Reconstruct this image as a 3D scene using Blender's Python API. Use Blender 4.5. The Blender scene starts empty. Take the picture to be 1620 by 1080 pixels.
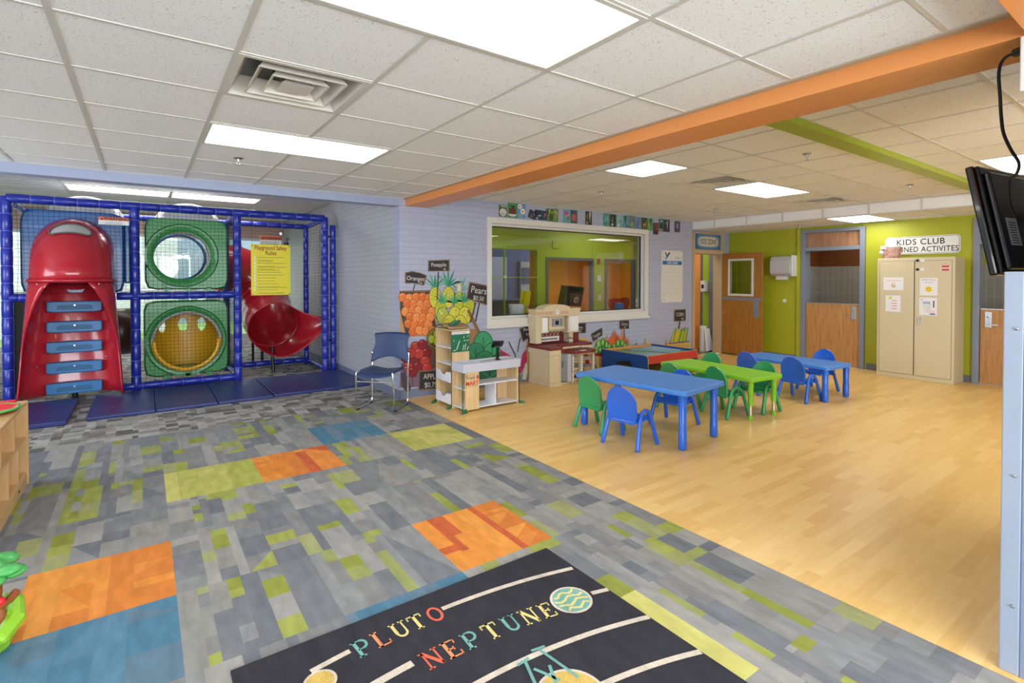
import bpy, bmesh, math, random
from mathutils import Vector, Matrix
S = bpy.context.scene
COL = S.collection
PI = math.pi
R = math.radians

# ---------------------------------------------------------------- camera
cam_d = bpy.data.cameras.new('camera')
cam = bpy.data.objects.new('camera', cam_d)
COL.objects.link(cam)
cam.location = (0, 0, 1.487)
YAW, PITCH, FPX, CX, CY = .6186, -.0156, 820.0, 810.0, 452.87
cam.rotation_euler = (PI/2 + PITCH, 0, -YAW)
cam_d.sensor_width = 36
cam_d.lens = FPX*36/1620
cam_d.shift_y = (CY-540)/1620
cam_d.clip_start = .05
S.camera = cam

# ---------------------------------------------------------------- light and exposure
S.view_settings.view_transform = 'Standard'
S.view_settings.look = 'None'
S.view_settings.gamma = 1
S.view_settings.exposure = 0.65
PANEL = 5.8            # strength of the ceiling light diffusers
wd = bpy.data.worlds.new('daylight'); S.world = wd; wd.use_nodes = True
wn = wd.node_tree
bgn = wn.nodes['Background']
bgn.inputs[0].default_value = (.82, .9, 1, 1)
bgn.inputs[1].default_value = 2.6
def portal(name, loc, rot, sx, sy):
    l = bpy.data.lights.new(name, 'AREA'); l.shape = 'RECTANGLE'; l.size = sx; l.size_y = sy
    l.cycles.is_portal = True
    o = bpy.data.objects.new(name, l); COL.objects.link(o); o.location = loc; o.rotation_euler = rot
    return o
def daylight(name, loc, rot, sx, sy, power, col):
    l = bpy.data.lights.new(name, 'AREA'); l.shape = 'RECTANGLE'; l.size = sx; l.size_y = sy
    l.energy = power; l.color = col
    o = bpy.data.objects.new(name, l); COL.objects.link(o); o.location = loc; o.rotation_euler = rot
    return o
# added fill lamp in an unseen front opening, brightens the ceiling and far walls
daylight('fill_front', (.6, -3.1, 1.45), (R(90), 0, 0), 7.1, 2.0, 265, (.86, .92, 1))
daylight('daylight_left', (-3.6, 6.0, 1.5), (0, R(-90), 0), 1.8, 2.2, 40, (.86, .92, 1))
# sampling portals: the sky's light enters through the real window openings
portal('window_portal_alcove', (-.12, 12.62, 1.3), (R(-90), 0, 0), 5.2, 2.1)

# ---------------------------------------------------------------- materials
def lin(c):
    c = c/255.0
    return c/12.92 if c <= .04045 else ((c+.055)/1.055)**2.4
def rgb(h):
    if isinstance(h, str):
        h = h.lstrip('#'); h = [int(h[i:i+2], 16) for i in (0, 2, 4)]
    return (lin(h[0]), lin(h[1]), lin(h[2]), 1)
MATS = {}
def mat(name, col, rough=.5, metal=0, spec=.5, noise=0, nscale=8, bump=0, bscale=60, coat=0, stretch=None, col2=None):
    """plain painted / plastic / metal surface with procedural mottling and bump"""
    if name in MATS: return MATS[name]
    m = bpy.data.materials.new(name); m.use_nodes = True
    nt = m.node_tree; N = nt.nodes; Lk = nt.links
    b = N['Principled BSDF']
    c = rgb(col)
    b.inputs['Base Color'].default_value = c
    b.inputs['Roughness'].default_value = rough
    b.inputs['Metallic'].default_value = metal
    b.inputs['Specular IOR Level'].default_value = spec
    b.inputs['Coat Weight'].default_value = coat
    tc = N.new('ShaderNodeTexCoord'); mp = N.new('ShaderNodeMapping')
    Lk.new(tc.outputs['Object'], mp.inputs[0])
    if stretch: mp.inputs['Scale'].default_value = stretch
    if noise or col2:
        n = N.new('ShaderNodeTexNoise'); n.inputs['Scale'].default_value = nscale; n.inputs['Detail'].default_value = 4
        Lk.new(mp.outputs[0], n.inputs['Vector'])
        rp = N.new('ShaderNodeValToRGB')
        rp.color_ramp.elements[0].position = .3; rp.color_ramp.elements[1].position = .7
        k = 1-noise
        d = rgb(col2) if col2 else (c[0]*k, c[1]*k, c[2]*k, 1)
        rp.color_ramp.elements[0].color = d
        rp.color_ramp.elements[1].color = c
        Lk.new(n.outputs[0], rp.inputs[0]); Lk.new(rp.outputs[0], b.inputs['Base Color'])
    if bump:
        n2 = N.new('ShaderNodeTexNoise'); n2.inputs['Scale'].default_value = bscale; n2.inputs['Detail'].default_value = 3
        Lk.new(mp.outputs[0], n2.inputs['Vector'])
        bp = N.new('ShaderNodeBump'); bp.inputs['Strength'].default_value = bump; bp.inputs['Distance'].default_value = .004
        Lk.new(n2.outputs[0], bp.inputs['Height']); Lk.new(bp.outputs[0], b.inputs['Normal'])
    MATS[name] = m
    return m
def emit(name, col, strength):
    if name in MATS: return MATS[name]
    m = bpy.data.materials.new(name); m.use_nodes = True
    b = m.node_tree.nodes['Principled BSDF']
    b.inputs['Base Color'].default_value = (.8, .8, .8, 1)
    b.inputs['Emission Color'].default_value = rgb(col)
    b.inputs['Emission Strength'].default_value = strength
    MATS[name] = m
    return m
def brick_mat(name, c1, mortar, bw=.36, bh=.072, axis='y', rough=.55, msize=.006, bumpd=.5, off=.5):
    """painted masonry: brick pattern laid in the wall plane"""
    m = bpy.data.materials.new(name); m.use_nodes = True
    nt = m.node_tree; N = nt.nodes; Lk = nt.links; b = N['Principled BSDF']
    tc = N.new('ShaderNodeTexCoord'); sp = N.new('ShaderNodeSeparateXYZ'); cb = N.new('ShaderNodeCombineXYZ')
    Lk.new(tc.outputs['Object'], sp.inputs[0])
    Lk.new(sp.outputs[0 if axis == 'y' else 1], cb.inputs[0]); Lk.new(sp.outputs[2], cb.inputs[1])
    t = N.new('ShaderNodeTexBrick'); Lk.new(cb.outputs[0], t.inputs['Vector'])
    c = rgb(c1)
    t.inputs['Color1'].default_value = c
    t.inputs['Color2'].default_value = (c[0]*.965, c[1]*.965, c[2]*.97, 1)
    t.inputs['Mortar'].default_value = rgb(mortar)
    t.inputs['Scale'].default_value = 1; t.inputs['Mortar Size'].default_value = msize
    t.inputs['Mortar Smooth'].default_value = .35; t.offset = off
    t.inputs['Brick Width'].default_value = bw; t.inputs['Row Height'].default_value = bh
    Lk.new(t.outputs['Color'], b.inputs['Base Color'])
    b.inputs['Roughness'].default_value = rough
    n = N.new('ShaderNodeTexNoise'); n.inputs['Scale'].default_value = 90; Lk.new(tc.outputs['Object'], n.inputs['Vector'])
    mx = N.new('ShaderNodeMath'); mx.operation = 'MULTIPLY_ADD'
    Lk.new(n.outputs[0], mx.inputs[0]); mx.inputs[1].default_value = -.25
    Lk.new(t.outputs['Fac'], mx.inputs[2])
    bp = N.new('ShaderNodeBump'); bp.invert = True; bp.inputs['Strength'].default_value = bumpd; bp.inputs['Distance'].default_value = .006
    Lk.new(mx.outputs[0], bp.inputs['Height']); Lk.new(bp.outputs[0], b.inputs['Normal'])
    MATS[name] = m
    return m
def plank_mat(name):
    """maple sheet flooring, short strips laid along X"""
    m = bpy.data.materials.new(name); m.use_nodes = True
    nt = m.node_tree; N = nt.nodes; Lk = nt.links; b = N['Principled BSDF']
    tc = N.new('ShaderNodeTexCoord')
    t = N.new('ShaderNodeTexBrick'); Lk.new(tc.outputs['Object'], t.inputs['Vector'])
    t.inputs['Color1'].default_value = (1, 1, 1, 1); t.inputs['Color2'].default_value = (0, 0, 0, 1)
    t.inputs['Mortar'].default_value = (.45, .45, .45, 1)
    t.inputs['Scale'].default_value = 1; t.inputs['Mortar Size'].default_value = .0008
    t.inputs['Brick Width'].default_value = .55; t.inputs['Row Height'].default_value = .07
    t.offset = .37; t.inputs['Bias'].default_value = -.1
    mp = N.new('ShaderNodeMapping'); mp.inputs['Scale'].default_value = (1.2, 9, 1); Lk.new(tc.outputs['Object'], mp.inputs[0])
    n = N.new('ShaderNodeTexNoise'); n.inputs['Scale'].default_value = 4; n.inputs['Detail'].default_value = 6; Lk.new(mp.outputs[0], n.inputs['Vector'])
    mx = N.new('ShaderNodeMixRGB'); mx.inputs[0].default_value = .55
    Lk.new(t.outputs['Color'], mx.inputs[1]); Lk.new(n.outputs[0], mx.inputs[2])
    rp = N.new('ShaderNodeValToRGB'); e = rp.color_ramp.elements
    e[0].position = .15; e[0].color = rgb('#d9ac5e'); e[1].position = .85; e[1].color = rgb('#edcb86')
    k = e.new(.5); k.color = rgb('#e4bc72')
    Lk.new(mx.outputs[0], rp.inputs[0]); Lk.new(rp.outputs[0], b.inputs['Base Color'])
    b.inputs['Roughness'].default_value = .33
    b.inputs['Specular IOR Level'].default_value = .45
    bp = N.new('ShaderNodeBump'); bp.inputs['Strength'].default_value = .08; bp.inputs['Distance'].default_value = .002
    n3 = N.new('ShaderNodeTexNoise'); n3.inputs['Scale'].default_value = 60; Lk.new(tc.outputs['Object'], n3.inputs['Vector'])
    Lk.new(n3.outputs[0], bp.inputs['Height']); Lk.new(bp.outputs[0], b.inputs['Normal'])
    MATS[name] = m
    return m
def wood_mat(name, c1, c2, stretch=(2, 2, .25), scale=14, rough=.42, coat=0):
    return mat(name, c1, rough=rough, col2=c2, nscale=scale, stretch=stretch, coat=coat, bump=.05, bscale=40)
def tile_mat(name, col, fleck):
    """mineral fibre ceiling tile: white with dark pin holes"""
    m = bpy.data.materials.new(name); m.use_nodes = True
    nt = m.node_tree; N = nt.nodes; Lk = nt.links; b = N['Principled BSDF']
    tc = N.new('ShaderNodeTexCoord')
    v = N.new('ShaderNodeTexVoronoi'); v.inputs['Scale'].default_value = 80; v.inputs['Randomness'].default_value = 1
    Lk.new(tc.outputs['Object'], v.inputs['Vector'])
    rp = N.new('ShaderNodeValToRGB'); e = rp.color_ramp.elements
    e[0].position = .24; e[0].color = rgb(fleck); e[1].position = .36; e[1].color = rgb(col)
    n = N.new('ShaderNodeTexNoise'); n.inputs['Scale'].default_value = 35; Lk.new(tc.outputs['Object'], n.inputs['Vector'])
    ma = N.new('ShaderNodeMath'); ma.operation = 'MULTIPLY_ADD'; Lk.new(n.outputs[0], ma.inputs[0])
    ma.inputs[1].default_value = .55; ma.inputs[2].default_value = -.17
    a2 = N.new('ShaderNodeMath'); a2.operation = 'ADD'; Lk.new(v.outputs['Distance'], a2.inputs[0]); Lk.new(ma.outputs[0], a2.inputs[1])
    Lk.new(a2.outputs[0], rp.inputs[0]); Lk.new(rp.outputs[0], b.inputs['Base Color'])
    b.inputs['Roughness'].default_value = .9; b.inputs['Specular IOR Level'].default_value = .15
    MATS[name] = m
    return m
def pile_mat(name, col, scale=420, rough=.95, vary=.16):
    """loop-pile textile"""
    if name in MATS: return MATS[name]
    m = bpy.data.materials.new(name); m.use_nodes = True
    nt = m.node_tree; N = nt.nodes; Lk = nt.links; b = N['Principled BSDF']
    tc = N.new('ShaderNodeTexCoord')
    n = N.new('ShaderNodeTexNoise'); n.inputs['Scale'].default_value = scale; n.inputs['Detail'].default_value = 1
    Lk.new(tc.outputs['Object'], n.inputs['Vector'])
    n2 = N.new('ShaderNodeTexNoise'); n2.inputs['Scale'].default_value = 3.2; n2.inputs['Detail'].default_value = 2
    mp = N.new('ShaderNodeMapping'); mp.inputs['Scale'].default_value = (6, 2, 1)
    Lk.new(tc.outputs['Object'], mp.inputs[0]); Lk.new(mp.outputs[0], n2.inputs['Vector'])
    c = rgb(col); k = 1-vary
    rp = N.new('ShaderNodeValToRGB'); e = rp.color_ramp.elements
    e[0].position = .32; e[0].color = (c[0]*k*.8, c[1]*k*.8, c[2]*k*.8, 1)
    e[1].position = .68; e[1].color = (min(1, c[0]*1.18), min(1, c[1]*1.18), min(1, c[2]*1.18), 1)
    mx = N.new('ShaderNodeMixRGB'); mx.inputs[0].default_value = .42
    Lk.new(n.outputs[0], mx.inputs[1]); Lk.new(n2.outputs[0], mx.inputs[2])
    Lk.new(mx.outputs[0], rp.inputs[0]); Lk.new(rp.outputs[0], b.inputs['Base Color'])
    bp = N.new('ShaderNodeBump'); bp.inputs['Strength'].default_value = .5; bp.inputs['Distance'].default_value = .003
    Lk.new(n.outputs[0], bp.inputs['Height']); Lk.new(bp.outputs[0], b.inputs['Normal'])
    b.inputs['Roughness'].default_value = rough; b.inputs['Specular IOR Level'].default_value = .1
    MATS[name] = m
    return m
def glass_mat(name, tint='#ffffff', refl=.12, rough=0.0, milk=0.0):
    """thin pane: mostly see-through with a mirror share"""
    m = bpy.data.materials.new(name); m.use_nodes = True
    nt = m.node_tree; N = nt.nodes; Lk = nt.links
    for n in list(N): N.remove(n)
    out = N.new('ShaderNodeOutputMaterial'); t = N.new('ShaderNodeBsdfTransparent'); g = N.new('ShaderNodeBsdfGlossy')
    t.inputs[0].default_value = rgb(tint); g.inputs['Roughness'].default_value = rough
    lw = N.new('ShaderNodeLayerWeight'); lw.inputs[0].default_value = .5
    pw = N.new('ShaderNodeMath'); pw.operation = 'POWER'; Lk.new(lw.outputs['Facing'], pw.inputs[0]); pw.inputs[1].default_value = 4.0
    ma = N.new('ShaderNodeMath'); ma.operation = 'MULTIPLY_ADD'; ma.use_clamp = True; Lk.new(pw.outputs[0], ma.inputs[0]); ma.inputs[1].default_value = .7; ma.inputs[2].default_value = .02+refl
    mx = N.new('ShaderNodeMixShader'); Lk.new(ma.outputs[0], mx.inputs[0]); Lk.new(t.outputs[0], mx.inputs[1]); Lk.new(g.outputs[0], mx.inputs[2])
    if milk:
        d = N.new('ShaderNodeBsdfDiffuse'); d.inputs[0].default_value = (.85, .85, .84, 1)
        m2 = N.new('ShaderNodeMixShader'); m2.inputs[0].default_value = milk
        Lk.new(mx.outputs[0], m2.inputs[1]); Lk.new(d.outputs[0], m2.inputs[2]); Lk.new(m2.outputs[0], out.inputs[0])
    else:
        Lk.new(mx.outputs[0], out.inputs[0])
    MATS[name] = m
    return m
def tile_grid_mat(name, col, line, w, h, axis='x'):
    return brick_mat(name, col, line, bw=w, bh=h, axis=axis, rough=.25, msize=.004, bumpd=.1, off=0)

# ---------------------------------------------------------------- mesh builder
class MB:
    def __init__(s): s.v = []; s.f = []; s.fm = []; s.mats = []; s.M = Matrix.Identity(4)
    def mi(s, m):
        if m not in s.mats: s.mats.append(m)
        return s.mats.index(m)
    def add(s, vs, fs, m):
        o = len(s.v); s.v += [s.M @ Vector(p) for p in vs]; k = s.mi(m)
        for f in fs: s.f.append([i+o for i in f]); s.fm.append(k)
        return s
    def box(s, x0, y0, z0, x1, y1, z1, m):
        if x0 > x1: x0, x1 = x1, x0
        if y0 > y1: y0, y1 = y1, y0
        if z0 > z1: z0, z1 = z1, z0
        return s.add([(x0,y0,z0),(x1,y0,z0),(x1,y1,z0),(x0,y1,z0),(x0,y0,z1),(x1,y0,z1),(x1,y1,z1),(x0,y1,z1)],
                     [(0,3,2,1),(4,5,6,7),(0,1,5,4),(1,2,6,5),(2,3,7,6),(3,0,4,7)], m)
    def poly(s, pts, m): return s.add(pts, [tuple(range(len(pts)))], m)
    def prism(s, pts, ax, a0, a1, m, caps=True):
        P = {'x': lambda u, v, a: (a, u, v), 'y': lambda u, v, a: (u, a, v), 'z': lambda u, v, a: (u, v, a)}[ax]
        n = len(pts)
        vs = [P(u, v, a0) for u, v in pts]+[P(u, v, a1) for u, v in pts]
        fs = [(i, (i+1) % n, (i+1) % n+n, i+n) for i in range(n)]
        if caps: fs += [tuple(range(n))[::-1], tuple(range(n, 2*n))]
        return s.add(vs, fs, m)
    def ring(s, outer, inner, ax, a0, a1, m):
        """plate with a hole: outer and inner outlines with the same number of points"""
        P = {'x': lambda u, v, a: (a, u, v), 'y': lambda u, v, a: (u, a, v), 'z': lambda u, v, a: (u, v, a)}[ax]
        n = len(outer)
        vs = [P(u, v, a0) for u, v in outer]+[P(u, v, a0) for u, v in inner]+[P(u, v, a1) for u, v in outer]+[P(u, v, a1) for u, v in inner]
        fs = []
        for i in range(n):
            j = (i+1) % n
            fs += [(i, j, n+j, n+i), (2*n+i, 3*n+i, 3*n+j, 2*n+j), (i, 2*n+i, 2*n+j, j), (n+i, n+j, 3*n+j, 3*n+i)]
        return s.add(vs, fs, m)
    def tube(s, path, r, m, seg=12, closed=False, caps=True):
        path = [Vector(p) for p in path]; n = len(path)
        rr = r if isinstance(r, (list, tuple)) else [r]*n
        vs = []; fs = []; up = None
        for i, p in enumerate(path):
            if closed: t = path[(i+1) % n]-path[i-1]
            else: t = path[min(i+1, n-1)]-path[max(i-1, 0)]
            t.normalize()
            if up is None:
                a = Vector((0, 0, 1)) if abs(t.z) < .9 else Vector((1, 0, 0))
                up = (a-t*a.dot(t)).normalized()
            else: up = (up-t*up.dot(t)).normalized()
            sd = t.cross(up)
            for k in range(seg):
                an = 2*PI*k/seg
                vs.append(p+(up*math.cos(an)+sd*math.sin(an))*rr[i])
        m_ = n if closed else n-1
        for i in range(m_):
            a = i*seg; b = ((i+1) % n)*seg
            for k in range(seg):
                fs.append((a+k, a+(k+1) % seg, b+(k+1) % seg, b+k))
        if caps and not closed: fs += [tuple(range(seg))[::-1], tuple(range((n-1)*seg, n*seg))]
        return s.add(vs, fs, m)
    def cyl(s, p0, p1, r, m, seg=16, r1=None): return s.tube([p0, p1], [r, r if r1 is None else r1], m, seg)
    def lathe(s, prof, m, seg=24, c=(0, 0, 0), ax='z'):
        vs = []; n = len(prof)
        for k in range(seg):
            a = 2*PI*k/seg
            for r, z in prof:
                u, v = r*math.cos(a), r*math.sin(a)
                q = {'z': (u, v, z), 'y': (u, z, v), 'x': (z, u, v)}[ax]
                vs.append((c[0]+q[0], c[1]+q[1], c[2]+q[2]))
        fs = []
        for k in range(seg):
            k2 = (k+1) % seg
            for i in range(n-1): fs.append((k*n+i, k2*n+i, k2*n+i+1, k*n+i+1))
        return s.add(vs, fs, m)
    def sphere(s, c, r, m, seg=14, rings=8, sc=(1, 1, 1)):
        prof = [(max(1e-4, r*math.sin(PI*i/rings)), -r*math.cos(PI*i/rings)) for i in range(rings+1)]
        vs = []; n = len(prof)
        for k in range(seg):
            a = 2*PI*k/seg
            for rr, z in prof: vs.append((c[0]+rr*math.cos(a)*sc[0], c[1]+rr*math.sin(a)*sc[1], c[2]+z*sc[2]))
        fs = []
        for k in range(seg):
            k2 = (k+1) % seg
            for i in range(n-1): fs.append((k*n+i, k2*n+i, k2*n+i+1, k*n+i+1))
        return s.add(vs, fs, m)
    def grid(s, rows, m, closed=False):
        """surface through equally long rows of points"""
        nr = len(rows); nc = len(rows[0]); vs = [p for r in rows for p in r]; fs = []
        for i in range(nr-1):
            for j in range(nc if closed else nc-1):
                j2 = (j+1) % nc
                fs.append((i*nc+j, i*nc+j2, (i+1)*nc+j2, (i+1)*nc+j))
        return s.add(vs, fs, m)
    def text(s, body, size, m, org, right, up, align='CENTER', sx=1.0, bold=0.0, spacing=1.0):
        """flat lettering lying in the plane of right/up"""
        vs, ts = glyphs(body, spacing, bold)
        w = max([v[0] for v in vs]) if vs else 0
        w0 = min([v[0] for v in vs]) if vs else 0
        o = Vector(org); r = Vector(right).normalized(); u = Vector(up).normalized()
        off = {'CENTER': -(w+w0)/2, 'LEFT': -w0, 'RIGHT': -w}[align]
        return s.add([o+r*((v[0]+off)*size*sx)+u*(v[1]*size) for v in vs], ts, m)
    def build(s, name, parent=None, smooth=None, bevel=0, bseg=2, subsurf=0):
        me = bpy.data.meshes.new(name)
        me.from_pydata([tuple(v) for v in s.v], [], s.f)
        for m in s.mats: me.materials.append(m)
        for p, k in zip(me.polygons, s.fm): p.material_index = k
        bm = bmesh.new(); bm.from_mesh(me); bmesh.ops.recalc_face_normals(bm, faces=bm.faces); bm.to_mesh(me); bm.free()
        if smooth is not None:
            for p in me.polygons: p.use_smooth = True
            me.set_sharp_from_angle(angle=R(smooth))
        o = bpy.data.objects.new(name, me); COL.objects.link(o)
        if bevel:
            b = o.modifiers.new('bevel', 'BEVEL'); b.width = bevel; b.segments = bseg; b.limit_method = 'ANGLE'; b.angle_limit = R(40)
            b.harden_normals = False
        if subsurf:
            q = o.modifiers.new('subsurf', 'SUBSURF'); q.levels = subsurf; q.render_levels = subsurf
        if parent is not None: o.parent = parent
        return o
_gl = {}
def glyphs(body, spacing=1.0, bold=0.0):
    k = (body, spacing, bold)
    if k in _gl: return _gl[k]
    cu = bpy.data.curves.new('t', 'FONT'); cu.body = body; cu.size = 1.0; cu.space_character = spacing; cu.offset = bold
    cu.resolution_u = 3
    o = bpy.data.objects.new('t', cu); COL.objects.link(o)
    dg = bpy.context.evaluated_depsgraph_get(); me = o.evaluated_get(dg).to_mesh()
    vs = [(v.co.x, v.co.y) for v in me.vertices]; fs = [tuple(p.vertices) for p in me.polygons]
    o.evaluated_get(dg).to_mesh_clear()
    bpy.data.objects.remove(o); bpy.data.curves.remove(cu)
    _gl[k] = (vs, fs)
    return _gl[k]

def tag(o, label, cat, group=None, kind=None):
    if label: o['label'] = label
    if cat: o['category'] = cat
    if group: o['group'] = group
    if kind: o['kind'] = kind
    return o
def struct(o, label=None):
    o['kind'] = 'structure'
    if label: o['label'] = label
    return o
def thing(name, label, cat, loc=(0, 0, 0), rz=0, group=None):
    o = bpy.data.objects.new(name, None); COL.objects.link(o); o.empty_display_size = .1
    o.location = loc; o.rotation_euler = (0, 0, rz)
    return tag(o, label, cat, group)
def copy_tree(o, label, loc=None, rz=None, parent=None):
    c = o.copy(); COL.objects.link(c)
    if parent is not None: c.parent = parent
    if loc is not None: c.location = loc
    if rz is not None: c.rotation_euler = (0, 0, rz)
    if label: c['label'] = label
    for ch in [x for x in bpy.data.objects if x.parent == o]: copy_tree(ch, None, parent=c)
    return c
def arc(cx, cy, r, a0, a1, n, ry=None):
    ry = r if ry is None else ry
    return [(cx+r*math.cos(a0+(a1-a0)*i/n), cy+ry*math.sin(a0+(a1-a0)*i/n)) for i in range(n+1)]
def rrect(x0, y0, x1, y1, r, n=4):
    p = []
    for cx, cy, a in ((x1-r, y1-r, 0), (x0+r, y1-r, PI/2), (x0+r, y0+r, PI), (x1-r, y0+r, 1.5*PI)):
        p += arc(cx, cy, r, a, a+PI/2, n)
    return p
# a point read off the photograph's wall with the mural, as metres along the wall and up
WY = 5.97
def ray(px, py):
    f = Vector((math.sin(YAW)*math.cos(PITCH), math.cos(YAW)*math.cos(PITCH), math.sin(PITCH)))
    r = Vector((math.cos(YAW), -math.sin(YAW), 0)); u = r.cross(f)
    return f+r*((px-CX)/FPX)-u*((py-CY)/FPX)
def wallpt(px, py, Y=WY):
    d = ray(px, py); t = Y/d.y
    return (d.x*t, 1.487+d.z*t)

# ---------------------------------------------------------------- palette
m_lav = brick_mat('brick_lavender', '#b0b5cb', '#9ca1b8', axis='y', msize=.004, bumpd=.3)
m_lavx = brick_mat('brick_lavender_side', '#b8babf', '#9ea0a7', axis='x', msize=.004, bumpd=.3)
m_whitebrick = brick_mat('brick_white', '#d5d3d0', '#aaa8a4', bw=.2, bh=.07, axis='y')
m_pinkbrick = brick_mat('brick_pink', '#c9aa9b', '#a89488', bw=.2, bh=.07, axis='y')
m_greywall = brick_mat('block_grey', '#858896', '#6f7280', bw=.4, bh=.2, axis='x')
m_green = mat('green_paint', '#a8ac1c', rough=.5, noise=.04, nscale=2, bump=.15, bscale=25)
m_base = mat('rubber_base', '#767c93', rough=.5)
m_baseg = mat('rubber_base_grey', '#6a6f7c', rough=.5)
m_tile = tile_mat('ceiling_tile', '#edebe9', '#c4bfb8')
m_tee = mat('tee_enamel', '#cfcac0', rough=.4)
m_slab = mat('slab', '#b5b2ac', rough=.9)
m_bluebeam = mat('lavender_paint', '#9fa8c2', rough=.5, noise=.03)
m_orange = mat('orange_paint', '#e6944f', rough=.38, noise=.03, nscale=2)
m_greenbeam = mat('green_beam_paint', '#9fae2c', rough=.4)
m_white = mat('white_paint', '#e4e4e2', rough=.45)
m_cream = mat('cream_frame', '#dcd9d2', rough=.35)
m_tan = mat('tan_frame', '#b9a88c', rough=.5)
m_steel = mat('brushed_metal', '#b9bcc0', rough=.3, metal=1)
m_chrome = mat('chrome', '#e2e4e6', rough=.08, metal=1)
m_black = mat('black_plastic', '#141415', rough=.3)
m_blackm = mat('black_matte', '#19191b', rough=.7)
m_greyframe = mat('grey_door_frame', '#7c8594', rough=.4)
m_doorwood = wood_mat('door_veneer', '#c18e55', '#a3723c', stretch=(3, 3, .35), scale=9)
m_doorwood2 = wood_mat('open_door_veneer', '#b07a35', '#946024', stretch=(3, 3, .35), scale=9)
m_darkwoodtop = wood_mat('door_panel_orange', '#b88a66', '#94684a', stretch=(1.5, 1.5, .3), scale=9)
m_plank = plank_mat('maple_sheet_floor')
m_glass = glass_mat('window_glass', '#f4f8f5', refl=.03)
m_doorglass = glass_mat('door_glass', '#f2f6f2', refl=.05)

# ---------------------------------------------------------------- carpet: the weave pattern of each tile is laid out as patches
GREYS = [pile_mat('carpet_grey_%d' % i, c) for i, c in enumerate(['#8a8c8d', '#969694', '#808285', '#9b9a96', '#787b80', '#8f8f8b', '#848585', '#72767c'])]
OLIVES = [pile_mat('carpet_olive_%d' % i, c) for i, c in enumerate(['#9aa255', '#8d9547', '#9ca070', '#949b60'])]
DARKS = [pile_mat('carpet_dark_%d' % i, c) for i, c in enumerate(['#7d7b77', '#9b9994', '#aeaca8', '#6b6966', '#8f8d88'])]
ORANGES = [pile_mat('carpet_orange_%d' % i, c) for i, c in enumerate(['#d98a45', '#d07f3e', '#e0984a', '#c4643e', '#d4843c', '#dc9044', '#d07f3e'])]
YELLOWS = [pile_mat('carpet_yellow_%d' % i, c) for i, c in enumerate(['#b3b462', '#c1be70', '#a9ac58', '#c4c172'])]
BLUES = [pile_mat('carpet_blue_%d' % i, c) for i, c in enumerate(['#5b829a', '#668496', '#527d95', '#6f8496', '#627c8e'])]
rnd = random.Random(11)
XL = [1.9+.595*k for k in range(-9, 2)]
YL = [2.27+.613*k for k in range(-9, 17)]
SPECIAL = {(1.325, 2.27): 'O', (.725, 4.12): 'O', (-.46, 2.88): 'O', (.12, 4.12): 'Y', (1.9, 4.12): 'Y', (1.325, 4.72): 'B',
           (.725, 1.66): 'B', (-.46, 2.27): 'B', (-1.05, 2.27): 'B', (1.325, 1.05): 'Y', (-1.65, 4.12): 'Y', (-1.05, 5.35): 'G'}
def kind_of(x, y):
    for (a, b), k in SPECIAL.items():
        if abs(a-x) < .1 and abs(b-y) < .12: return k
    return 'D' if y > 5.9 else 'G'
def carpet_tile(mb, x0, x1, y0, y1, k):
    w = x1-x0; h = y1-y0
    cuts = [0]
    while cuts[-1] < w-.09: cuts.append(cuts[-1]+rnd.choice([.045, .06, .08, .1, .13]))
    cuts[-1] = w
    base = {'O': ORANGES, 'Y': YELLOWS, 'B': BLUES, 'D': DARKS, 'G': GREYS}[k]
    for a, b in zip(cuts, cuts[1:]):
        if b-a < 1e-4: continue
        y = y0
        cb = rnd.choice(base)
        long_ = rnd.random() < (.4 if k != 'D' else .05)
        green_col = k == 'G' and rnd.random() < .62
        while y < y1-1e-4:
            if k == 'D': sgm = rnd.choice([.06, .09, .13])
            else: sgm = rnd.choice([.25, .35, .6]) if long_ else rnd.choice([.07, .12, .17, .24])
            ye = min(y1, y+sgm)
            if y1-ye < .03: ye = y1
            m = cb if k in 'OYB' and rnd.random() < .75 else rnd.choice(base)
            if k == 'D': m = rnd.choice([DARKS[1], DARKS[1], DARKS[2], DARKS[2], DARKS[4], DARKS[0], DARKS[3]])
            if k == 'G' and green_col and sgm < .3 and rnd.random() < .42: m = rnd.choice(OLIVES)
            X0, X1 = x0+a, x0+b
            if rnd.random() < (.12 if k == 'G' else .25) and k != 'D' and (b-a) > .1:
                m2 = rnd.choice(base)
                t = rnd.choice([0, 1])
                if t: mb.poly([(X0, y, 0), (X1, y, 0), (X1, ye, 0)], m); mb.poly([(X0, y, 0), (X1, ye, 0), (X0, ye, 0)], m2)
                else: mb.poly([(X0, y, 0), (X1, y, 0), (X0, ye, 0)], m); mb.poly([(X1, y, 0), (X1, ye, 0), (X0, ye, 0)], m2)
            else: mb.poly([(X0, y, 0), (X1, y, 0), (X1, ye, 0), (X0, ye, 0)], m)
            y = ye
mb = MB()
xs = XL+[2.61]
for i in range(len(xs)-1):
    for j in range(len(YL)-1):
        if xs[i] > 2.45:   # narrow cut strip along the wood floor
            carpet_tile(mb, xs[i], xs[i+1], YL[j], YL[j+1], 'G' if YL[j] < 5.4 else 'D')
        else: carpet_tile(mb, xs[i], xs[i+1], YL[j], YL[j+1], kind_of(xs[i], YL[j]))
mb.box(-3.6, -3.4, -.08, 2.61, 12.5, -.004, m_slab)
struct(mb.build('floor_left'), 'patterned carpet tiles in grey, olive, orange, yellow and blue')
mb = MB(); mb.box(2.612, -3.1, -.08, 9.62, 5.97, 0, m_plank); mb.box(8.44, 5.97, -.08, 9.29, 6.14, -.001, m_plank)
struct(mb.build('floor'), 'maple-look strip floor')
m_dkfloor = mat('dark_floor', '#5c5a5c', rough=.35, noise=.2, nscale=4)
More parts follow.
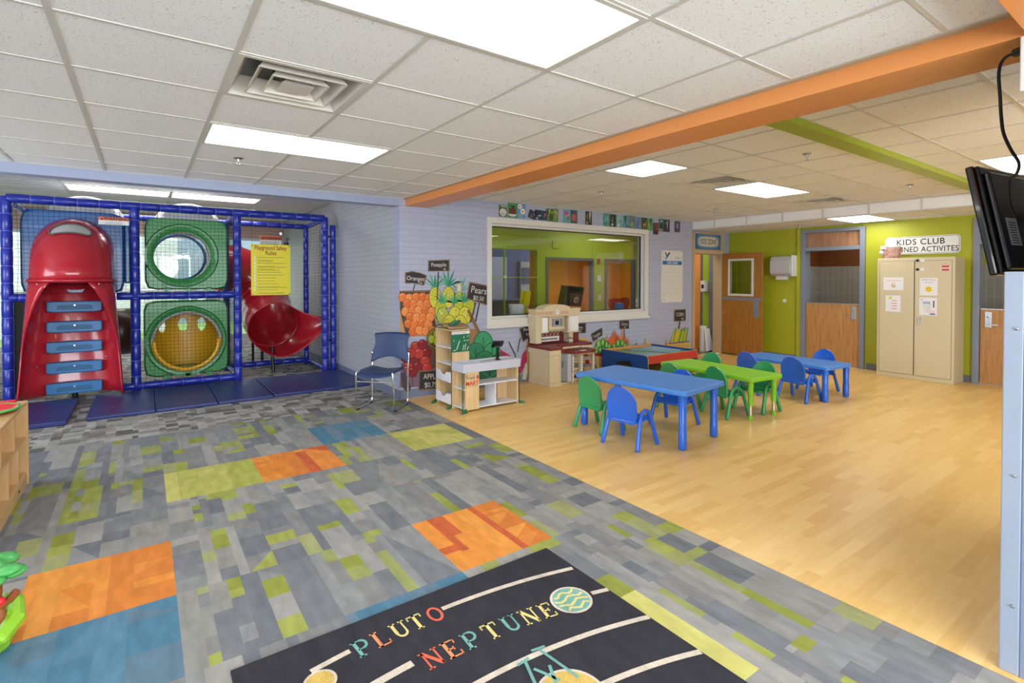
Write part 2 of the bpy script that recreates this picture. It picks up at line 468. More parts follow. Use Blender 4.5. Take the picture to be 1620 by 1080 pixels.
mb = MB(); mb.box(2.72, 6.14, -.08, 9.45, 11.2, 0, m_dkfloor); struct(mb.build('floor_reception'))
mb = MB(); mb.box(9.76, .2, -.08, 12, 5.9, 0, m_dkfloor); struct(mb.build('floor_washroom'))

# ---------------------------------------------------------------- walls
CZ = 2.46   # carpet side ceiling
RZ = 2.55   # wood floor side ceiling
SZ = 2.39   # lowered strip along the green wall
AZ = 2.747  # alcove ceiling
TOP = 3.05
WX0, WX1, WZ0, WZ1 = 3.89, 7.05, .925, 2.245
mb = MB()
for a, b, c, d in ((2.56, WX0, 0, TOP), (WX0, WX1, 0, WZ0), (WX0, WX1, WZ1, TOP), (WX1, 8.42, 0, TOP), (8.42, 9.31, 2.36, TOP), (9.31, 9.78, 0, TOP)):
    mb.box(a, 5.97, c, b, 6.13, d, m_lav)
struct(mb.build('wall_back'), 'lavender painted brick wall with the big interior window')
mb = MB(); mb.box(2.562, 6.131, 0, 2.72, 12.4, TOP, m_lavx)
struct(mb.build('wall_alcove'), 'pale painted brick side wall of the play alcove')
# alcove rear wall: white brick piers, glazing, pinkish brick above
mb = MB()
for a, b in ((-3.6, -2.7), (-1.6, -.6), (1.1, 1.45), (2.45, 2.562)): mb.box(a, 12.4, 0, b, 12.6, 2.35, m_whitebrick)
mb.box(-3.6, 12.4, 2.35, 2.72, 12.6, TOP, m_pinkbrick)
for a, b in ((-2.7, -1.6), (-.6, 1.1), (1.45, 2.45)): mb.box(a, 12.4, 0, b, 12.6, .25, m_whitebrick)
struct(mb.build('wall_alcove_rear'))
m_alum = mat('window_aluminium', '#c9ccd0', rough=.35)
for n, (a, b) in enumerate(((-2.7, -1.6), (-.6, 1.1), (1.45, 2.45))):
    mb = MB()
    mb.box(a, 12.42, .25, a+.05, 12.5, 2.35, m_alum); mb.box(b-.05, 12.42, .25, b, 12.5, 2.35, m_alum)
    mb.box(a+.05, 12.42, .25, b-.05, 12.5, .3, m_alum); mb.box(a+.05, 12.42, 2.3, b-.05, 12.5, 2.35, m_alum); mb.box(a+.05, 12.43, 1.2, b-.05, 12.49, 1.25, m_alum)
    w = struct(mb.build('window_%d' % (n+2)), 'alcove window with an aluminium frame')
    g = MB(); g.box(a+.05, 12.455, .3, b-.05, 12.46, 2.3, m_doorglass); g.build('pane', w)
mb = MB(); mb.box(-14, 12.7, -.12, 16, 34, -.05, mat('grass', '#7fa04e', rough=.9, noise=.3, nscale=3, bump=.6, bscale=30)); tag(struct(mb.build('ground_lawn')), 'mown lawn outside the alcove windows', None)
mb = MB(); mb.box(-7, 18, -.1, .83, 18.4, 4.5, m_whitebrick); tag(mb.build('brick_building'), 'white brick building across the lawn outside the alcove windows', 'building')
mb = MB(); mb.box(.9, 21, -.1, 9, 21.4, 4.5, mat('backdrop_grey', '#9aa6b8', rough=.6, noise=.1)); tag(mb.build('grey_backdrop'), 'blue grey backdrop added outside the alcove windows for the bluish glass', 'building')  # added backdrop slab: stands for the grey sky reflection, cuts the bright sky
# green wall, two dutch-door openings
D2a, D2b, D3a, D3b = 3.55, 4.56, 1.2, 2.2
mb = MB()
for a, b, c, d in ((-3.1, D3a, 0, TOP), (D3a, D3b, 2.34, TOP), (D3b, D2a, 0, TOP), (D2a, D2b, 2.34, TOP), (D2b, 5.969, 0, TOP)):
    mb.box(9.62, a, c, 9.76, b, d, m_green)
struct(mb.build('wall_right'), 'lime green wall with the cupboard and two half doors')
mb = MB(); mb.box(9.585, 4.565, 0, 9.62, 4.63, SZ, m_green); struct(mb.build('trim_1'), 'narrow green pilaster beside the half door')
m_sidewall = mat('pale_wall', '#c8c8cc', rough=.6, noise=.03)
mb = MB()
for a, b, c, d in ((-3.6, -3.0, 0, TOP), (-3.0, 4.2, 0, .42), (-3.0, 4.2, 2.45, TOP), (4.2, 9.78, 0, TOP), (.5, .6, .42, 2.45)):
    mb.box(a, -3.15, c, b, -3.0, d, m_sidewall)
struct(mb.build('wall_front'))
mb = MB()
for a, b, c, d in ((-3.0, 4.9, 0, TOP), (4.9, 7.1, 0, .6), (4.9, 7.1, 2.4, TOP), (7.1, 12.4, 0, TOP)):
    mb.box(-3.65, a, c, -3.5, b, d, m_lavx)
struct(mb.build('wall_left'))
# baseboards
mb = MB(); mb.box(2.556, 5.962, 0, 8.33, 5.97, .11, m_base); mb.box(9.4, 5.962, 0, 9.62, 5.97, .11, m_base); struct(mb.build('baseboard_back'))
mb = MB(); mb.box(2.552, 5.962, 0, 2.562, 12.4, .11, m_base); struct(mb.build('baseboard_alcove'))
mb = MB()
for a, b in ((-3, D3a-.02), (D3b+.02, D2a-.02), (4.64, 5.96)): mb.box(9.61, a, 0, 9.62, b, .1, m_baseg)
struct(mb.build('baseboard_right'))

# ---------------------------------------------------------------- ceilings
def ceiling(name, xl, yl, z, skip, label):
    """lay-in tiles between tees; skip = cells taken by lights and diffusers"""
    t = MB(); g = MB(); w = .012
    for i in range(len(xl)-1):
        for j in range(len(yl)-1):
            if any(abs(xl[i]-a) < .05 and abs(yl[j]-b) < .05 for a, b in skip): continue
            t.box(xl[i], yl[j], z+.004, xl[i+1], yl[j+1], z+.02, m_tile)
    sk = lambda x, y: any(abs(x-a) < .05 and abs(y-b) < .05 for a, b in skip)
    for i, x in enumerate(xl):
        for j in range(len(yl)-1):
            if 0 < i < len(xl)-1 and sk(xl[i], yl[j]) and sk(xl[i-1], yl[j]): continue
            g.box(x-w, yl[j], z, x+w, yl[j+1], z+.012, m_tee)
    for y in yl:
        for i in range(len(xl)-1): g.box(xl[i]+w, y-w*.75, z, xl[i+1]-w, y+w*.75, z+.012, m_tee)
    c = struct(t.build(name), label)
    struct(g.build('ceiling_grid', c))
    return c
XA = [-3.5]+[-.272+.61*k for k in range(-5, 5)]+[2.6]
YA = [-3.0]+[2.5126+.61*k for k in range(-9, 6)]+[5.97]
def ax(k): return -.272+.61*k
def ay(k): return 2.5126+.61*k
skipA = [(ax(1), ay(0))]
lightsA = [(1, 2), (1, -2), (1, -6), (-4, 2), (-4, -2), (-4, -6)]
for i, j in lightsA: skipA += [(ax(i), ay(j)), (ax(i+1), ay(j))]
ceiling('ceiling', XA, YA, CZ, skipA, 'white mineral tile ceiling above the carpet')
X0R, Y0R = 5.53, 3.07
XR = [2.95]+[X0R+.61*k for k in range(-4, 5)]+[8.42]
YR = [-3.0]+[Y0R+.61*k for k in range(-9, 5)]+[5.97]
def bx_(k): return X0R+.61*k
def by_(k): return Y0R+.61*k if k > -3 else (1.41-.61 if k == -3 else 1.41-.61*6)
YB = [-3.0]+[1.41-.61*k for k in range(6, -1, -1)]+[1.71]      # near side of the green beam
YF = [1.85]+[y for y in YR if y > 1.9]      # far side
lightsR = [(-3, 0, 1), (0, 0, 2), (1, -3, 2), (-2, -8, 2), (2, -8, 2)]
skipR = [(bx_(-1), by_(0)), (bx_(3), by_(0))]
for i, j, n in lightsR:
    for q in range(n): skipR.append((bx_(i+q), by_(j)))
ceiling('ceiling_right', XR, YF, RZ, skipR, 'white mineral tile ceiling above the wood floor')
ceiling('ceiling_near', XR, YB, RZ, skipR, 'white mineral tile ceiling in front of the green beam')
XS = [8.42, 9.03, 9.62]
YS = [-3.0]+[Y0R+.61*k for k in range(-9, 5)]+[5.97]
ceiling('ceiling_lowered', XS, YS, SZ, [(8.42, by_(0)), (9.03, by_(0))], 'lowered strip of ceiling along the green wall')
mb = MB(); mb.box(8.405, -3, SZ, 8.42, 5.97, RZ, m_tile)
for y in YS: mb.box(8.398, y-.014, SZ, 8.405, y+.014, RZ, m_tee)
mb.box(8.395, -3, SZ-.003, 8.425, 5.97, SZ+.012, m_tee); mb.box(8.395, -3, RZ-.012, 8.405, 5.97, RZ, m_tee)
struct(mb.build('trim_2'), 'tiled drop face of the lowered ceiling')
XC = [-3.5]+[.35+1.22*k for k in range(-2, 2)]+[2.562]
YC = [6.13]+[9.08+.61*k for k in range(-4, 6)]+[12.4]
lightsC = [(.35-1.22, 9.08), (.35, 9.08), (.35-1.22, 9.08+1.83)]
ceiling('ceiling_alcove', XC, YC, AZ, lightsC, 'tile ceiling above the play frame')
mb = MB(); mb.box(-3.65, -3.15, TOP, 9.78, 12.6, TOP+.1, m_slab); struct(mb.build('ceiling_slab'))

# beams
mb = MB(); mb.box(-3.5, 5.972, 2.372, 2.561, 6.13, TOP, m_bluebeam); struct(mb.build('beam_lavender'), 'lavender painted beam over the alcove opening')
mb = MB(); mb.box(2.64, -3, 2.375, 2.95, 5.97, TOP, m_orange)
struct(mb.build('beam_orange', bevel=.004), 'long orange ceiling beam between carpet and wood side')
mb = MB(); mb.box(2.6, -3, CZ-.004, 2.64, 5.97, CZ+.02, m_tan); mb.box(2.95, -3, RZ-.012, 2.975, 5.97, RZ+.01, m_tee)
struct(mb.build('trim_3'), 'edge moulding along the orange beam')
mb = MB(); mb.box(-3.5, .12, 2.374, 2.64, .46, TOP, m_orange); struct(mb.build('beam_orange_cross'), 'orange cross beam over the column')
mb = MB(); mb.box(2.95, 1.71, 2.505, 9.62, 1.85, TOP, m_greenbeam); struct(mb.build('beam_green', bevel=.003), 'lime green ceiling beam')
m_gap = mat('shadow_gap', '#3a3632', rough=.9)

# column with white corner guard
m_column = mat('column_paint', '#7f8ba5', rough=.5)
m_guard = mat('guard_white', '#98a2b3', rough=.35, noise=.05, nscale=5)
mb = MB(); mb.box(2.66, .12, 0, 4.1, .462, 2.375, m_column); struct(mb.build('column'), 'grey blue painted column')
mb = MB(); mb.box(2.645, .46, .0, 2.95, .517, 1.512, m_guard); mb.box(2.645, .30, 0, 2.662, .46, 1.512, m_column)
for z in (.26, .75, 1.3): mb.cyl((2.636, .478, z), (2.646, .478, z), .006, m_steel, 10)
tag(mb.build('column_guard', bevel=.004), 'white metal guard panel on the lower column at right edge', 'guard panel')

# ---------------------------------------------------------------- ceiling fittings
m_diff = emit('light_diffuser', '#fffdf8', PANEL)
m_diff2 = emit('light_diffuser_reception', '#fff6e4', PANEL*.55)
def light(x, y, z, sx, sy, label, group=None, dm=None):
    t = thing('ceiling_light', label, 'ceiling light', (x+sx/2, y+sy/2, z), 0, group)
    f = MB(); a, b = sx/2-.008, sy/2-.008
    f.ring([(a, b), (-a, b), (-a, -b), (a, -b)], [(a-.022, b-.022), (-a+.022, b-.022), (-a+.022, -b+.022), (a-.022, -b+.022)], 'z', -.003, .05, m_tee)
    f.box(-a, -b, .05, a, b, .07, m_tee)
    f.build('light_frame', t)
    d = MB(); d.box(-a+.022, -b+.022, .004, a-.022, b-.022, .009, dm or m_diff); d.build('diffuser', t)
    return t
labA = {(1, 2): 'long glowing ceiling light over the carpet, second from camera, past the air vent', (1, -2): 'largest glowing ceiling light, nearest the camera, cut by top edge'}
for i, j in lightsA:
    light(ax(i), ay(j), CZ, 1.22, .61, labA.get((i, j), 'ceiling light panel above the carpet, behind or beside the camera'), None if (i, j) in labA else 'ceiling lights out of view')
labR = {(-3, 0, 1): 'square glowing ceiling light right beside the orange beam', (0, 0, 2): 'glowing ceiling light between two ceiling vents above the small tables', (1, -3, 2): 'glowing ceiling light behind the hanging screen, past the green beam'}
for q in lightsR:
    light(bx_(q[0]), by_(q[1]), RZ, .61*q[2], .61, labR.get(q, 'ceiling light panel above the wood floor behind the camera'), None if q in labR else 'ceiling lights out of view')
light(8.42, by_(0), SZ, 1.06, .61, 'glowing light in the lowered ceiling above the cream cupboard')
light(lightsC[0][0], 9.08, AZ, 1.22, .61, 'glowing light above the red climber, left of the pair behind the play frame')
light(lightsC[1][0], 9.08, AZ, 1.22, .61, 'glowing light above the green panels, right of the pair behind the play frame')
light(lightsC[2][0], lightsC[2][1], AZ, 1.22, .61, 'ceiling light deepest in the play alcove')

m_vent = mat('vent_enamel', '#d6cfc2', rough=.35)
m_duct = mat('duct_metal', '#6a6b6e', rough=.35, metal=.8)
def vent(x, y, z, label, dirty=False):
    t = thing('ceiling_vent', label, 'air vent', (x+.305, y+.305, z))
    f = MB(); s_ = .297
    def sq(a): return [(a, a), (-a, a), (-a, -a), (a, -a)]
    f.ring(sq(s_), sq(s_-.025), 'z', -.002, .006, m_vent)
    vs = [(u, v, .0) for u, v in sq(s_-.025)]+[(u, v, .09) for u, v in sq(s_-.075)]
    f.add(vs, [(i, (i+1) % 4, (i+1) % 4+4, i+4) for i in range(4)], m_vent)
    f.build('vent_frame', t)
    for k, (a, b, z0, z1) in enumerate(((.205, .16, -.004, .06), (.135, .095, -.008, .05))):
        l = MB(); vs = []
        for q, zz in ((a, z0), (b, z1), (b-.004, z1), (a-.008, z0)): vs += [(u, v, zz) for u, v in sq(q)]
        fs = [(r*4+i, r*4+(i+1) % 4, ((r+1) % 4)*4+(i+1) % 4, ((r+1) % 4)*4+i) for r in range(4) for i in range(4)]
        l.add(vs, fs, m_vent); l.build('louver', t)
    c = MB(); c.add([(u, v, -.006) for u, v in sq(.075)]+[(u, v, .035) for u, v in sq(.035)], [(3, 2, 1, 0), (4, 5, 6, 7)]+[(i, (i+1) % 4, (i+1) % 4+4, i+4) for i in range(4)], m_vent)
    c.build('vent_centre', t)
    d = MB(); prof = [(.13, .09), (.13, .3)]; d.lathe(prof, m_duct, 24); d.lathe([(.0001, .3), (.13, .3)], m_blackm, 24)
    d.ring(sq(.3), [(.13*.7071*u, .13*.7071*v) for u, v in ((1, 1), (-1, 1), (-1, -1), (1, -1))], 'z', .09, .095, m_duct)
    for u in (-1, 1): d.cyl((u*.06, 0, .02), (u*.12, .02, .12), .003, m_steel, 6)
    d.build('duct', t, smooth=40)
    return t
vent(ax(1), ay(0), CZ, 'large square air vent with nested louvers over the carpet')
vent(bx_(-1), by_(0), RZ, 'air vent beside the light over the small tables, on its left')
vent(bx_(3), by_(0), RZ, 'air vent at the edge of the lowered ceiling, right of the middle light')
def sprinkler(x, y, z, label):
    b = MB(); b.lathe([(.0001, 0), (.035, 0), (.03, -.006), (.012, -.01), (.009, -.03), (.0001, -.03)], m_steel, 14)
    b.box(-.012, -.003, -.055, -.008, .003, -.028, m_steel); b.box(.008, -.003, -.055, .012, .003, -.028, m_steel); b.cyl((0, 0, -.055), (0, 0, -.058), .019, m_steel, 10)
    o = b.build('sprinkler_head', smooth=40); o.location = (x, y, z); return tag(o, label, 'sprinkler')
sprinkler(.638, 4.72, CZ, 'sprinkler head in the ceiling beyond the long light over the carpet')
sprinkler(4.63, 2.16, RZ, 'sprinkler head nearest the green beam, left of it')
sprinkler(7.11, 2.19, RZ, 'sprinkler head far along the green beam')
sprinkler(4.6, 4.57, RZ, 'sprinkler head near the picture cards, right of the orange beam')
sprinkler(7.14, 4.67, RZ, 'sprinkler head near the far corner by the lowered ceiling')
sprinkler(9.1, 4.35, SZ, 'sprinkler head in the lowered ceiling above the paper towel dispenser')

# ---------------------------------------------------------------- small tables and chairs
m_tblue = mat('table_blue', '#4a8be0', rough=.42, noise=.12, nscale=14, bump=.05, bscale=80)
m_tblue_leg = mat('chair_blue', '#2465d6', rough=.28, coat=.2)
m_tgreen = mat('table_green', '#84c72c', rough=.4, noise=.06, nscale=12)
m_cgreen = mat('chair_green', '#339a60', rough=.3, coat=.2)
def small_table(cx, cy, rz, w, l, h, lx, ly, mt, ml, label, metal=False):
    t = thing('childrens_table', label, 'table', (cx, cy, 0), rz, None)
    b = MB(); b.prism(rrect(-w/2, -l/2, w/2, l/2, .055, 5), 'z', h-.045, h, mt)
    b.build('tabletop', t, bevel=.012, bseg=3)
    for sx in (-1, 1):
        for sy in (-1, 1):
            g = MB(); x, y = sx*lx, sy*ly
            if metal:
                g.tube([(x, y, .15), (x, y, h-.04)], [.026, .03], ml, 14)
                lg = g.build('leg', t, smooth=40)
                g2 = MB(); g2.cyl((x, y, .03), (x, y, .152), .016, m_chrome, 12); g2.build('leg_extension', lg, smooth=40)
                g3 = MB(); g3.tube([(x, y, 0), (x, y, .005), (x, y, .04), (x, y, .045)], [.02, .025, .025, .02], mt, 14); g3.build('foot', lg, smooth=40)
            else:
                g.tube([(x, y, 0), (x, y, .008), (x, y, .03), (x, y, .16), (x, y, .165), (x, y, h-.04)], [.022, .032, .036, .036, .032, .036], ml, 14)
                g.build('leg', t, smooth=40)
    return t
small_table(4.01, 3.36, R(7), .73, 1.25, .525, .285, .545, m_tblue, m_tblue_leg, 'blue plastic table nearest the camera, tallest of the three small tables')
small_table(5.44, 3.52, R(-5), .56, 1.28, .45, .2, .57, m_tgreen, m_tgreen, 'lime green plastic table with grey metal leg extensions', True)
small_table(6.93, 3.4, R(-2), .58, 1.2, .43, .26, .54, m_tblue, m_tblue_leg, 'blue plastic table farthest right, nearest the half doors')
def kid_chair(m, label, x, y, rz, group=None):
    """seat front along +X; about 0.53 m tall"""
    t = thing('childrens_chair', label, 'chair', (x, y, 0), rz, group)
    # backrest: rounded shell, slightly reclined
    n = 20
    out = [(-.125, 0), (-.15, .06)]+[(.15*math.cos(a)*1.0, .165+.155*math.sin(a)) for a in [PI-PI*i/n for i in range(n+1)]]+[(.15, .06), (.125, 0)]
    def sh(sc, dx):
        r = []
        for u, v in out:
            u2 = u*sc; v2 = .155+(v-.155)*sc
            r.append((-.125-.16*v2*.6+dx+.9*u2*u2, u2, .215+v2))
        return r
    b = MB(); rings = [sh(1, -.012), sh(1.03, 0), sh(1, .012), sh(.9, .008)]
    N_ = len(out); vs = [p for r in rings for p in r]; fs = []
    for k in range(3):
        for i in range(N_):
            j = (i+1) % N_; fs.append((k*N_+i, k*N_+j, (k+1)*N_+j, (k+1)*N_+i))
    fs.append(tuple(range(3*N_, 4*N_)))
    inner = sh(.9, -.004); o0 = len(vs); vs += inner
    for i in range(N_):
        j = (i+1) % N_; fs.append((i, o0+i, o0+j, j))
    fs.append(tuple(range(o0, o0+N_))[::-1])
    b.add(vs, fs, m); b.build('backrest', t, smooth=50)
    s_ = MB(); s_.prism(rrect(-.13, -.14, .15, .14, .05, 5), 'z', .222, .248, m)
    s_.build('seat', t, bevel=.01, bseg=3)
    for sy in (-1, 1):
        y0 = sy*.155
        for sx in (-1, 1):
            g = MB()
            p = [(.01+sx*.0, y0, .322), (.01+sx*.035, y0, .316), (.01+sx*.062, y0+sy*.002, .295), (.01+sx*.085, y0+sy*.006, .255), (.01+sx*.12, y0+sy*.016, .14), (.01+sx*.155, y0+sy*.026, .025), (.01+sx*.16, y0+sy*.028, .006), (.01+sx*.162, y0+sy*.028, 0)]
            g.tube(p, [.0175, .0175, .0175, .018, .019, .021, .018, .012], m, 12)
            g.build('leg', t, smooth=50)
        k = MB(); k.tube([(-.07, y0-sy*.02, .262), (.01, y0-sy*.035, .236), (.09, y0-sy*.02, .262)], .014, m, 8); k.cyl((.01, y0-sy*.03, .235), (.01, y0, .245), .014, m, 8); k.build('side_arm', t, smooth=50)
    return t
GA = kid_chair(m_cgreen, 'green child chair on the left side of the tall blue table, farthest left', 3.66, 3.665, R(0))
def chair(src, label, x, y, rz): return copy_tree(src, label, (x, y, 0), rz)
BA = kid_chair(m_tblue_leg, 'blue child chair in the foreground, back to the camera, beside the tall blue table', 3.55, 3.17, R(8))
chair(BA, 'blue child chair tucked under the right side of the tall blue table', 4.42, 3.34, R(187))
chair(GA, 'green child chair left of the lime green table, behind the blue chair back', 4.96, 3.70, R(-2))
chair(GA, 'green child chair at the left side of the lime green table, nearer the camera', 5.16, 3.25, R(-12))
chair(GA, 'green child chair right of the lime green table, near its metal legs', 5.66, 3.16, R(176))
chair(GA, 'green child chair behind the lime green table, only its top showing', 5.80, 3.93, R(176))
chair(BA, 'blue child chair at the far left corner of the right-hand blue table', 6.50, 3.68, R(-8))
chair(BA, 'blue child chair left of the right-hand blue table, legs in full view', 6.53, 3.12, R(-6))
chair(BA, 'blue child chair on the far side of the right-hand blue table, facing the camera', 7.30, 3.24, R(172))

# ---------------------------------------------------------------- navy guest chair with chrome sled frame
m_navy = mat('navy_shell', '#263a66', rough=.42, bump=.1, bscale=150)
t = thing('guest_chair', 'navy plastic guest chair with chrome sled legs by the brick corner', 'chair', (2.245, 5.735, 0), R(-135))
# local +X = facing; width along Y
b = MB(); rows = []
for i in range(9):
    u = i/8; x = -.2+.43*u
    row = []
    for j in range(11):
        v = -1+.2*j; w = .225-.02*abs(u-.5)*2
        z = .445-.035*math.cos(v*PI/2)*(1-(u-.45)**2) - (.03*(u-.8)/.2 if u > .8 else 0)
        row.append((x+.02*(1-v*v)*(1 if u > .9 else 0), v*w, z))
    rows.append(row)
b.grid(rows, m_navy); o = b.build('seat', t, smooth=60); md = o.modifiers.new('thick', 'SOLIDIFY'); md.thickness = .012
b = MB(); rows = []
for i in range(13):
    u = i/12; z = .475+.345*u
    hw = .235 if u < .35 else (.235-.03*math.sin((u-.35)/.65*PI) if u < 1 else .235)
    if u > .93: hw -= .015*(u-.93)/.07
    if .3 < u < .4: hw += .0
    row = []
    for j in range(13):
        v = -1+j/6
        zz = z+(.075*(1-v*v) if u == 0 else .075*(1-v*v)*(1-u)**2) + .012*(1-v*v)*u
        row.append((-.205-.09*u-.045*(1-v*v)+.0, v*hw, zz))
    rows.append(row)
b.grid(rows, m_navy); o = b.build('backrest', t, smooth=60); md = o.modifiers.new('thick', 'SOLIDIFY'); md.thickness = .012
for sy in (-1, 1):
    f = MB(); y = sy*.225
    p = [(-.235, y*1.02, .60), (-.225, y*1.02, .50), (-.215, y, .42), (-.215, y, .06), (-.205, y, .02), (-.17, y, .011), (.16, y, .011), (.195, y, .02), (.205, y, .05), (.225, y*.97, .40), (.22, y*.95, .43), (.19, y*.9, .43), (-.18, y*.9, .43)]
    f.tube(p, .0105, m_chrome, 10); lg = f.build('leg_frame', t, smooth=50)
    c = MB()
    for x in (-.16, .17): c.box(x-.025, y-.014, 0, x+.025, y+.014, .018, m_black)
    c.build('glide', lg, bevel=.003)
f = MB(); f.cyl((.222, -.215, .33), (.222, .215, .33), .008, m_chrome, 8); f.build('crossbar', t, smooth=40)

# ---------------------------------------------------------------- play shop stand
m_pine = wood_mat('pine_laminate', '#e0c294', '#cfae7c', stretch=(4, 4, .3), scale=7, rough=.45)
m_pshelf = mat('shop_white', '#dfe1e8', rough=.4)
m_pgrey = mat('shop_pale_grey', '#c3c6d2', rough=.4)
m_shopgreen = mat('shop_green', '#1d6b4a', rough=.4)
m_sgreen_edge = mat('shop_green_edge', '#2a5a3d', rough=.5)
t = thing('play_shop_stand', 'wooden toy market stand with green board, white shelves and counter', 'play shop', (2.86, 4.94, 0), 0)
# local origin at the front left corner; +X right, +Y towards the wall
H_ = .885
b = MB(); b.box(0, .27, 0, .235, .285, H_, m_pine); b.build('side_panel', t)
b = MB(); b.box(0, .64, 0, .235, .655, H_, m_pine); b.build('side_panel', t)
b = MB(); b.box(.235, .285, .02, .245, .655, H_, m_pine); b.build('back_panel', t)
b = MB(); b.box(.0, .262, .64, .235, .27, .883, m_shopgreen)
b.box(.0, .259, .845, .235, .262, .878, m_pshelf); b.text('FRESH MART MARKET', .026, mat('shop_red', '#d0402c'), (.1, .2585, .853), (1, 0, 0), (0, 0, 1), sx=.75)
mw = mat('shop_tool_white', '#ccd3cc')
for x0, z0, x1, z1 in ((.02, .66, .045, .665), (.06, .665, .10, .77), (.14, .655, .16, .72), (.17, .655, .185, .735), (.2, .655, .22, .70), (.15, .80, .165, .815), (.2, .81, .22, .825), (.2, .76, .22, .775), (.155, .765, .185, .77), (.02, .77, .03, .775)):
    b.cyl((x0, .257, z0), (x1, .257, z1), .0045, mw, 6)
b.build('green_board', t)
for z in (.10, .30, .49, .68):
    b = MB(); b.box(0, .285, z, .235, .64, z+.012, m_pshelf); b.build('shelf', t)
for z in (.04, .29):      # scalloped white bin fronts facing the carpet
    b = MB(); pts = [(.285, z), (.64, z), (.64, z+.12), (.55, z+.115), (.5, z+.075), (.43, z+.075), (.38, z+.115), (.285, z+.12)]
    b.prism(pts, 'x', -.006, .004, m_pshelf); b.build('bin_front', t)
b = MB(); b.box(-.01, .27, H_, .245, .655, H_+.012, m_pine); b.build('top_board', t)
b = MB()
b.box(.03, .012, .02, .21, .02, .44, m_pine)  # front panel with the shop sign
mr = mat('sign_red', '#cf3a22', rough=.5); mdk = mat('sign_dark', '#4c4a3f', rough=.5)
b.text('Fresh', .062, mdk, (.10, .0105, .36), (1, 0, 0), (0, 0, 1), sx=.85)
b.text('MART', .066, mr, (.12, .0105, .295), (1, 0, 0), (0, 0, 1), sx=.95, bold=.03)
b.prism(arc(.19, .378, .014, 0, 2*PI, 14, .02), 'y', .0095, .0112, mr); b.box(.19, .0095, .39, .196, .011, .41, mdk)
b.box(.035, .0100, .408, .17, .0108, .410, mdk); b.box(.035, .01, .282, .2, .0108, .284, mdk)
b.build('front_panel', t)
b = MB()
b.box(.745, .02, .0, .76, .26, .44, m_pine); b.build('side_panel', t)
b = MB(); b.box(.03, .24, .02, .22, .25, .44, m_pine); b.build('back_panel', t)
b = MB(); b.box(.6, .23, .02, .745, .24, .44, m_pine); b.build('back_panel', t)
for z, x0, x1 in ((.03, .02, .745), (.245, .02, .205), (.28, .205, .745)):
    b = MB(); b.box(x0, .02, z, x1, .255, z+.013, m_pshelf); b.build('shelf', t)
b = MB(); b.box(.44, .03, .043, .452, .25, .28, m_pshelf); b.build('divider', t)
b = MB()
b.box(.0, 0, .44, .78, .012, .535, m_pgrey); b.box(0, .255, .44, .78, .268, .535, m_pgrey); b.box(0, .012, .44, .012, .255, .535, m_pgrey); b.box(.768, .012, .44, .78, .255, .535, m_pgrey)
b.box(.012, .012, .48, .768, .255, .49, m_pgrey); b.box(.38, .012, .49, .768, .255, .52, m_pgrey); b.box(.06, .05, .49, .33, .22, .494, mat('shop_belt', '#77736c', rough=.7))
b.build('counter_tray', t, bevel=.002)
for x, y, a in ((0, .28, 205), (.0, .65, 205), (.03, .0, 205), (.775, .04, -25)):
    b = MB(); b.M = Matrix.Translation((x, y, 0)) @ Matrix.Rotation(R(a), 4, 'Z')
    b.prism([(-.01, 0), (.085, 0), (.08, .012), (.0, .04), (-.01, .04)], 'y', -.012, .012, m_shopgreen); b.build('foot', t)
for x, y in ((-.003, .012), (.776, .02)):
    b = MB(); b.box(x, y, 0, x+.008, y+.008, .44, m_sgreen_edge); b.build('edge_strip', t)
b = MB(); b.box(-.004, .266, 0, .004, .274, H_, m_sgreen_edge); b.build('edge_strip', t)
# card reader post standing on the counter
t = thing('toy_card_reader', 'black toy card reader on the market counter', 'toy', (3.42, 5.1, .52), 0)
b = MB(); b.box(-.03, -.02, 0, .03, .02, .012, m_black); b.box(-.016, -.01, .012, .016, .012, .15, m_black); b.build('post', t, bevel=.003)
b = MB(); b.M = Matrix.Translation((.0, 0, .19)) @ Matrix.Rotation(R(-20), 4, 'Z') @ Matrix.Rotation(R(-35), 4, 'X') @ Matrix.Rotation(R(0), 4, 'Y')
b.box(-.065, -.055, -.012, .065, .055, .012, m_black); b.box(-.045, .01, .0125, .035, .045, .014, mat('reader_screen', '#b6bcc0', rough=.3))
for i in range(3):
    for j in range(3): b.box(-.04+.028*i, -.045+.016*j, .0125, -.022+.028*i, -.034+.016*j, .015, mat('reader_key', '#8b8f92'))
b.build('keypad', t, bevel=.002)
b = MB(); b.prism([(-.06, .15), (.0, .225), (.05, .17), (.03, .15), (0, .19), (-.04, .14)], 'y', .02, .05, m_black); b.build('hood', t)
# brown paper bag and cloth on the tall shelves
b = MB(); rows = []
rr_ = random.Random(3)
for i in range(9):
    u = i/8; rows.append([(2.83+.29*u, 5.2+.42*v, .899+.055*math.sin(PI*v*.9+.2)*(1-.5*u)+.045*u*v+.008*rr_.random()) for v in [j/7 for j in range(8)]])
b.grid(rows, mat('kraft_paper', '#9c8160', rough=.8, bump=.4, bscale=30)); o = b.build('paper_bag', smooth=30); o.modifiers.new('thick', 'SOLIDIFY').thickness = .004
tag(o, 'crumpled brown paper bag on top of the market stand', 'bag')
b = MB(); b.sphere((2.95, 5.28, .975), .03, m_shopgreen, 10, 6, (1.9, 1, .8)); b.sphere((2.9, 5.27, .955), .025, m_shopgreen, 10, 6, (1.6, 1, .6)); b.sphere((3.01, 5.3, .985), .02, m_shopgreen, 8, 6, (1.2, 1, .8))
tag(b.build('green_cloth', smooth=60), 'bunched dark green cloth on the paper bag', 'cloth')

